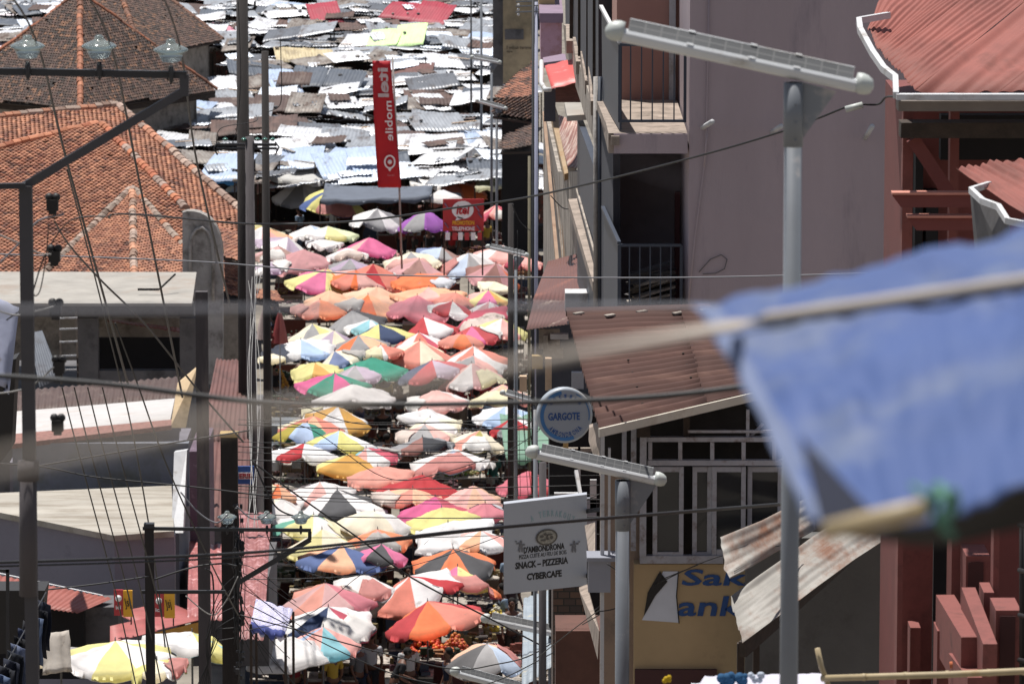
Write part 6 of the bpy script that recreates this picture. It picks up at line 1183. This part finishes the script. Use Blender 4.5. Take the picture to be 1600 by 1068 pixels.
# ---- people
SKIN = mat('dark_skin', '#5a3a2a', rough=.6, var=.1)
SKC = {}
def skinned(name, nodes, edges, m, parent, sub=2):
    key = (name, str([(tuple(round(c, 3) for c in n[0])) for n in nodes]))
    if key in SKC:
        o = bpy.data.objects.new(name, SKC[key]); COL.objects.link(o); o.parent = parent; o.material_slots[0].link = 'OBJECT'; o.material_slots[0].material = m; return o
    """one continuous surface grown from a jointed skeleton (nodes: point, radius)"""
    me = bpy.data.meshes.new(name); me.from_pydata([n[0] for n in nodes], edges, []); ob = bpy.data.objects.new(name, me); COL.objects.link(ob)
    sk = ob.modifiers.new('s', 'SKIN'); sk.use_smooth_shade = True; sb = ob.modifiers.new('b', 'SUBSURF'); sb.levels = sub
    for i, n in enumerate(nodes):
        v = me.skin_vertices[0].data[i]; rr_ = n[1]; v.radius = (rr_, rr_) if not isinstance(rr_, tuple) else rr_; v.use_root = (i == 0)
    dg = bpy.context.evaluated_depsgraph_get(); m2 = bpy.data.meshes.new_from_object(ob.evaluated_get(dg)); bpy.data.objects.remove(ob); m2.materials.clear(); m2.materials.append(m); m2.name = name; SKC[key] = m2
    o = bpy.data.objects.new(name, m2); COL.objects.link(o); o.parent = parent; return o
def person(loc, label, shirt, trousers, hair='#15110f', yaw=0, bend=0, walk=.1, arms=(.15, .15), group=None, sc=1.0):
    """standing figure; bend leans the trunk forward (-y local), arms lifts each forearm"""
    t = thing('person', loc, label, 'person', group); t.rotation_euler = (0, 0, yaw); t.scale = (sc, sc, sc)
    V = Vector; hip = V((0, 0, .93)); cb, sb_ = math.cos(bend), math.sin(bend)
    def tr(x, y, z): return hip+V((x, y*cb-z*sb_, z*cb+y*sb_))
    N = [(hip, (.15, .11)), (tr(0, 0, .14), (.13, .10)), (tr(0, -.01, .34), (.155, .11)), (tr(0, 0, .48), (.13, .085)), (tr(0, 0, .56), .055), (tr(0, -.02, .63), .065), (tr(0, -.02, .70), (.088, .10)), (tr(0, -.01, .77), (.082, .095)), (tr(0, 0, .81), .05)]
    Eg = [(0, 1), (1, 2), (2, 3), (3, 4), (4, 5), (5, 6), (6, 7), (7, 8)]; SH = [(hip, (.165, .125)), (N[1][0], (.15, .12)), (N[2][0], (.175, .13)), (N[3][0], (.15, .1))]; SE = [(0, 1), (1, 2), (2, 3)]
    TR = [(hip+V((0, 0, .04)), (.165, .125))]; TE = []
    for k, sx in enumerate((-1, 1)):
        st = walk*sx; b = len(N); L_ = [(hip+V((sx*.09, 0, -.06)), .095), (V((sx*.10, -st*.5-.02, .50)), .062), (V((sx*.10, st*.4+.03, .10)), .042), (V((sx*.10, st*.4+.02, .045)), .04), (V((sx*.11, st*.4-.13, .03)), .036)]
        N += L_; Eg += [(0, b), (b, b+1), (b+1, b+2), (b+2, b+3), (b+3, b+4)]; c = len(TR); TR += [(L_[0][0], .11), (L_[1][0], .08), (L_[2][0]+V((0, 0, .05)), .06)]; TE += [(0, c), (c, c+1), (c+1, c+2)]
        ar = arms[k]; sh = tr(sx*.19, 0, .45); el = tr(sx*.25, .02-ar*.15, .17); wr = el+V((-sx*.03, -.24*math.sin(ar*2)-.03, -.25*math.cos(ar*2))); dr = (wr-el).normalized(); b = len(N)
        N += [(sh, .062), (el, .042), (wr, .028), (wr+dr*.05, (.036, .02)), (wr+dr*.09, (.038, .018))]; Eg += [(3, b), (b, b+1), (b+1, b+2), (b+2, b+3), (b+3, b+4)]
        c = len(SH); SH += [(sh, .08), (el.lerp(sh, .25), .065)]; SE += [(3, c), (c, c+1)]
        sd_ = V((0, 1, 0))
        for f, (off_, ln) in enumerate(((-.03, .065), (-.01, .078), (.01, .074), (.03, .056))):
            q = len(N); base = wr+dr*.09+sd_*off_; N += [(base, .009), (base+dr*ln*.55+V((-sx*.006, 0, 0)), .0085), (base+dr*ln+V((-sx*.02, 0, 0)), .007)]; Eg += [(b+4, q), (q, q+1), (q+1, q+2)]
        q = len(N); N += [(wr+dr*.035-sd_*.04, .011), (wr+dr*.075-sd_*.062, .009)]; Eg += [(b+3, q), (q, q+1)]
    skinned('body', N, Eg, SKIN, t, 1); skinned('shirt', SH, SE, fabric(shirt), t, 1); skinned('trousers', TR, TE, fabric(trousers), t, 1)
    mb = MB(); hc = tr(0, .01, .755); mb.ball(hc+V((0, .015, .015)), .105, n=14, sq=1.0)
    o = mb.build('hair', fabric(hair), None, loc=(0, 0, 0)); o.location = (0, 0, 0); o.parent = t
    mb = MB(); fc = tr(0, -.108, .69)
    mb.ball(fc, .018, n=6); mb.ball(fc+V((.035, .012, .03)), .011, n=6); mb.ball(fc+V((-.035, .012, .03)), .011, n=6); mb.box(fc+V((0, .008, -.045)), (.022, .006, .005)); o = mb.build('face_features', SKIN, None, loc=(0, 0, 0)); o.location = (0, 0, 0); o.parent = t
    return t
def ped(x, yf, lab, shirt, tr_, **k):
    """x, photo row of the hip; stands on the market ground"""
    p = Z(x, yf, .95); return person((p.x, p.y, 0), lab, shirt, tr_, **k)
ped(580, 1040, 'person in white shirt and grey bag walking away, seen from behind near the bottom', '#c9ccd2', '#3a3c44', yaw=math.pi, walk=.16)
ped(614, 1062, 'person dressed in black bending forward beside the orange pepper mound', '#26262a', '#1c1c20', yaw=math.pi*.55, bend=.5, arms=(.5, .6))
ped(633, 745, 'person in a black top standing between the amber awning and the white parasol', '#1e1c20', '#16161a', yaw=.4)
ped(622, 690, 'person in dark clothes behind the black topped figure', '#221f24', '#1a1a1e', yaw=2.4)
ped(562, 665, 'person in dark blue standing under the orange and white parasol', '#23284a', '#1c1c22', yaw=1.2)
ped(598, 675, 'person in black between the two parasol rows right of the dark blue figure', '#1b1a1c', '#19191c', yaw=.2)
ped(770, 745, 'person in green patterned wrap standing in the dark shade of the stalls', '#2c5a54', '#24342e', yaw=.6)
ped(706, 385, 'person in bright red top under the promotional sign', '#b02a2c', '#241f22', yaw=.1)
ped(728, 388, 'person in black with tan bag just right of the red topped figure', '#2c2624', '#201c1c', yaw=2.8)
ped(648, 392, 'person in dark clothes with yellow band left of the promotional sign', '#2a2824', '#1e1c1e', yaw=1.9)
ped(637, 935, 'person in grey white shirt sitting deep under the white and salmon parasol', '#a8a8b0', '#2a2a30', yaw=.3)
ped(795, 940, 'person in maroon cap bowed beside the pale blue awning', '#3c2a34', '#2a2226', hair='#5a1f34', yaw=.5, bend=.3, arms=(.5, .4))
ped(455, 590, 'person in brown leaning over crates left of the yellow parasol', '#5a4438', '#2c2622', yaw=1.4, bend=.6, arms=(.5, .5))
ped(460, 1060, 'person in dark red top under the white awning at the bottom', '#7a1f28', '#2a1c20', yaw=.2)
ped(530, 905, 'person in black at the back of the blue and peach parasol', '#1e1c1e', '#1a1a1c', yaw=2.2)
ped(470, 905, 'person in dark clothes in the shade left under the blue and peach parasol', '#1f1d22', '#18181c', yaw=1.2)
TOPS = ['white', 'black', 'navy', 'red', 'grey', 'brown', 'yellow', 'pale blue']; TC = ['#c8c8c8', '#1c1c1e', '#22283e', '#96282a', '#6e6e72', '#5a4234', '#b89a3c', '#8aa0b8']
rp_ = random.Random(12)
for k, (x, y) in enumerate([(470, 352), (520, 350), (560, 352), (610, 356), (628, 372), (672, 384), (760, 372), (700, 362), (430, 605), (600, 625), (625, 640), (640, 700), (605, 720), (640, 715), (780, 725), (790, 700), (745, 650), (765, 655), (480, 740), (430, 735), (500, 905), (545, 915), (600, 945), (620, 950), (790, 960), (800, 985), (560, 1050), (640, 1050), (520, 1060), (740, 1060), (700, 1064), (415, 880), (795, 905), (430, 500)]):
    ci = rp_.randrange(8); near = min(range(len(UMB)), key=lambda j: (UMB[j][0]-x)**2+(UMB[j][1]-y)**2); base = f'{("shopper", "vendor")[k % 2]} in {TOPS[ci]} top {side(x-UMB[near][0], y-UMB[near][1])} the {UD[near]}'; lab = base
    for e in ('', ', walking', ', stooping'):
        if base+e not in used: lab = base+e; break
    used[lab] = 1; lab = lab.replace('shopper', 'person').replace('vendor', 'figure'); lab = ' '.join(lab.split()[:16]); ped(x, y, lab, TC[ci], rp_.choice(['#24242a', '#2c3448', '#3a302c']), yaw=rp_.uniform(0, 6.28), bend=rp_.choice((0, 0, .15)), walk=rp_.choice((.05, .16)), sc=rp_.uniform(.93, 1.02))
# dark parked car glimpsed between poles and parasols
p = Z(432, 690, .8); t = thing('parked_car', (p.x, p.y, 0), 'grey parked car half hidden between the left poles and the parasols', 'car'); msil = mat('car_paint_grey', '#8c9094', rough=.25, var=.05, metal=.5); mgl = MC['window_glass']
def sec(x0, x1, zs):  # side profile lofted across the width
    pr = [(-2.0, .35), (-2.0, .75), (-1.75, .9), (-1.0, .98), (-.55, 1.4), (.75, 1.42), (1.35, 1.02), (1.95, .92), (2.0, .35)]
    return pr
mb = MB(); pr = sec(0, 0, 0); vs = []
for sx in (-.8, .8): vs += [Vector((p.x+sx*(1 if z < 1 else .86), p.y+y, z)) for y, z in pr]
k = len(pr); mb.add(vs, [tuple(range(k)), tuple(range(2*k-1, k-1, -1))]+[(i, i+k, (i+1) % k+k, (i+1) % k) for i in range(k)]); mb.build('body', msil, t)
mb = MB(); mb.plate([(p.x-.66, p.y-.99, 1.02), (p.x+.66, p.y-.99, 1.02), (p.x+.6, p.y-.6, 1.37), (p.x-.6, p.y-.6, 1.37)], (0, -.02, .02)); mb.build('windscreen', mgl, t)
for sx in (-1, 1):
    for sy in (-1.3, 1.3): mb = MB(); mb.lathe((p.x+sx*.72, p.y+sy, .32), [(.2, -.09), (.32, -.08), (.32, .08), (.2, .09)], 18, axis=(1, 0, 0)); mb.build('wheel', m_ink, t)
for sx in (-1, 1): mb = MB(); mb.ball((p.x+sx*.6, p.y-2.0, .72), .1, n=8, sq=.6); mb.build('headlight', m_white, t)
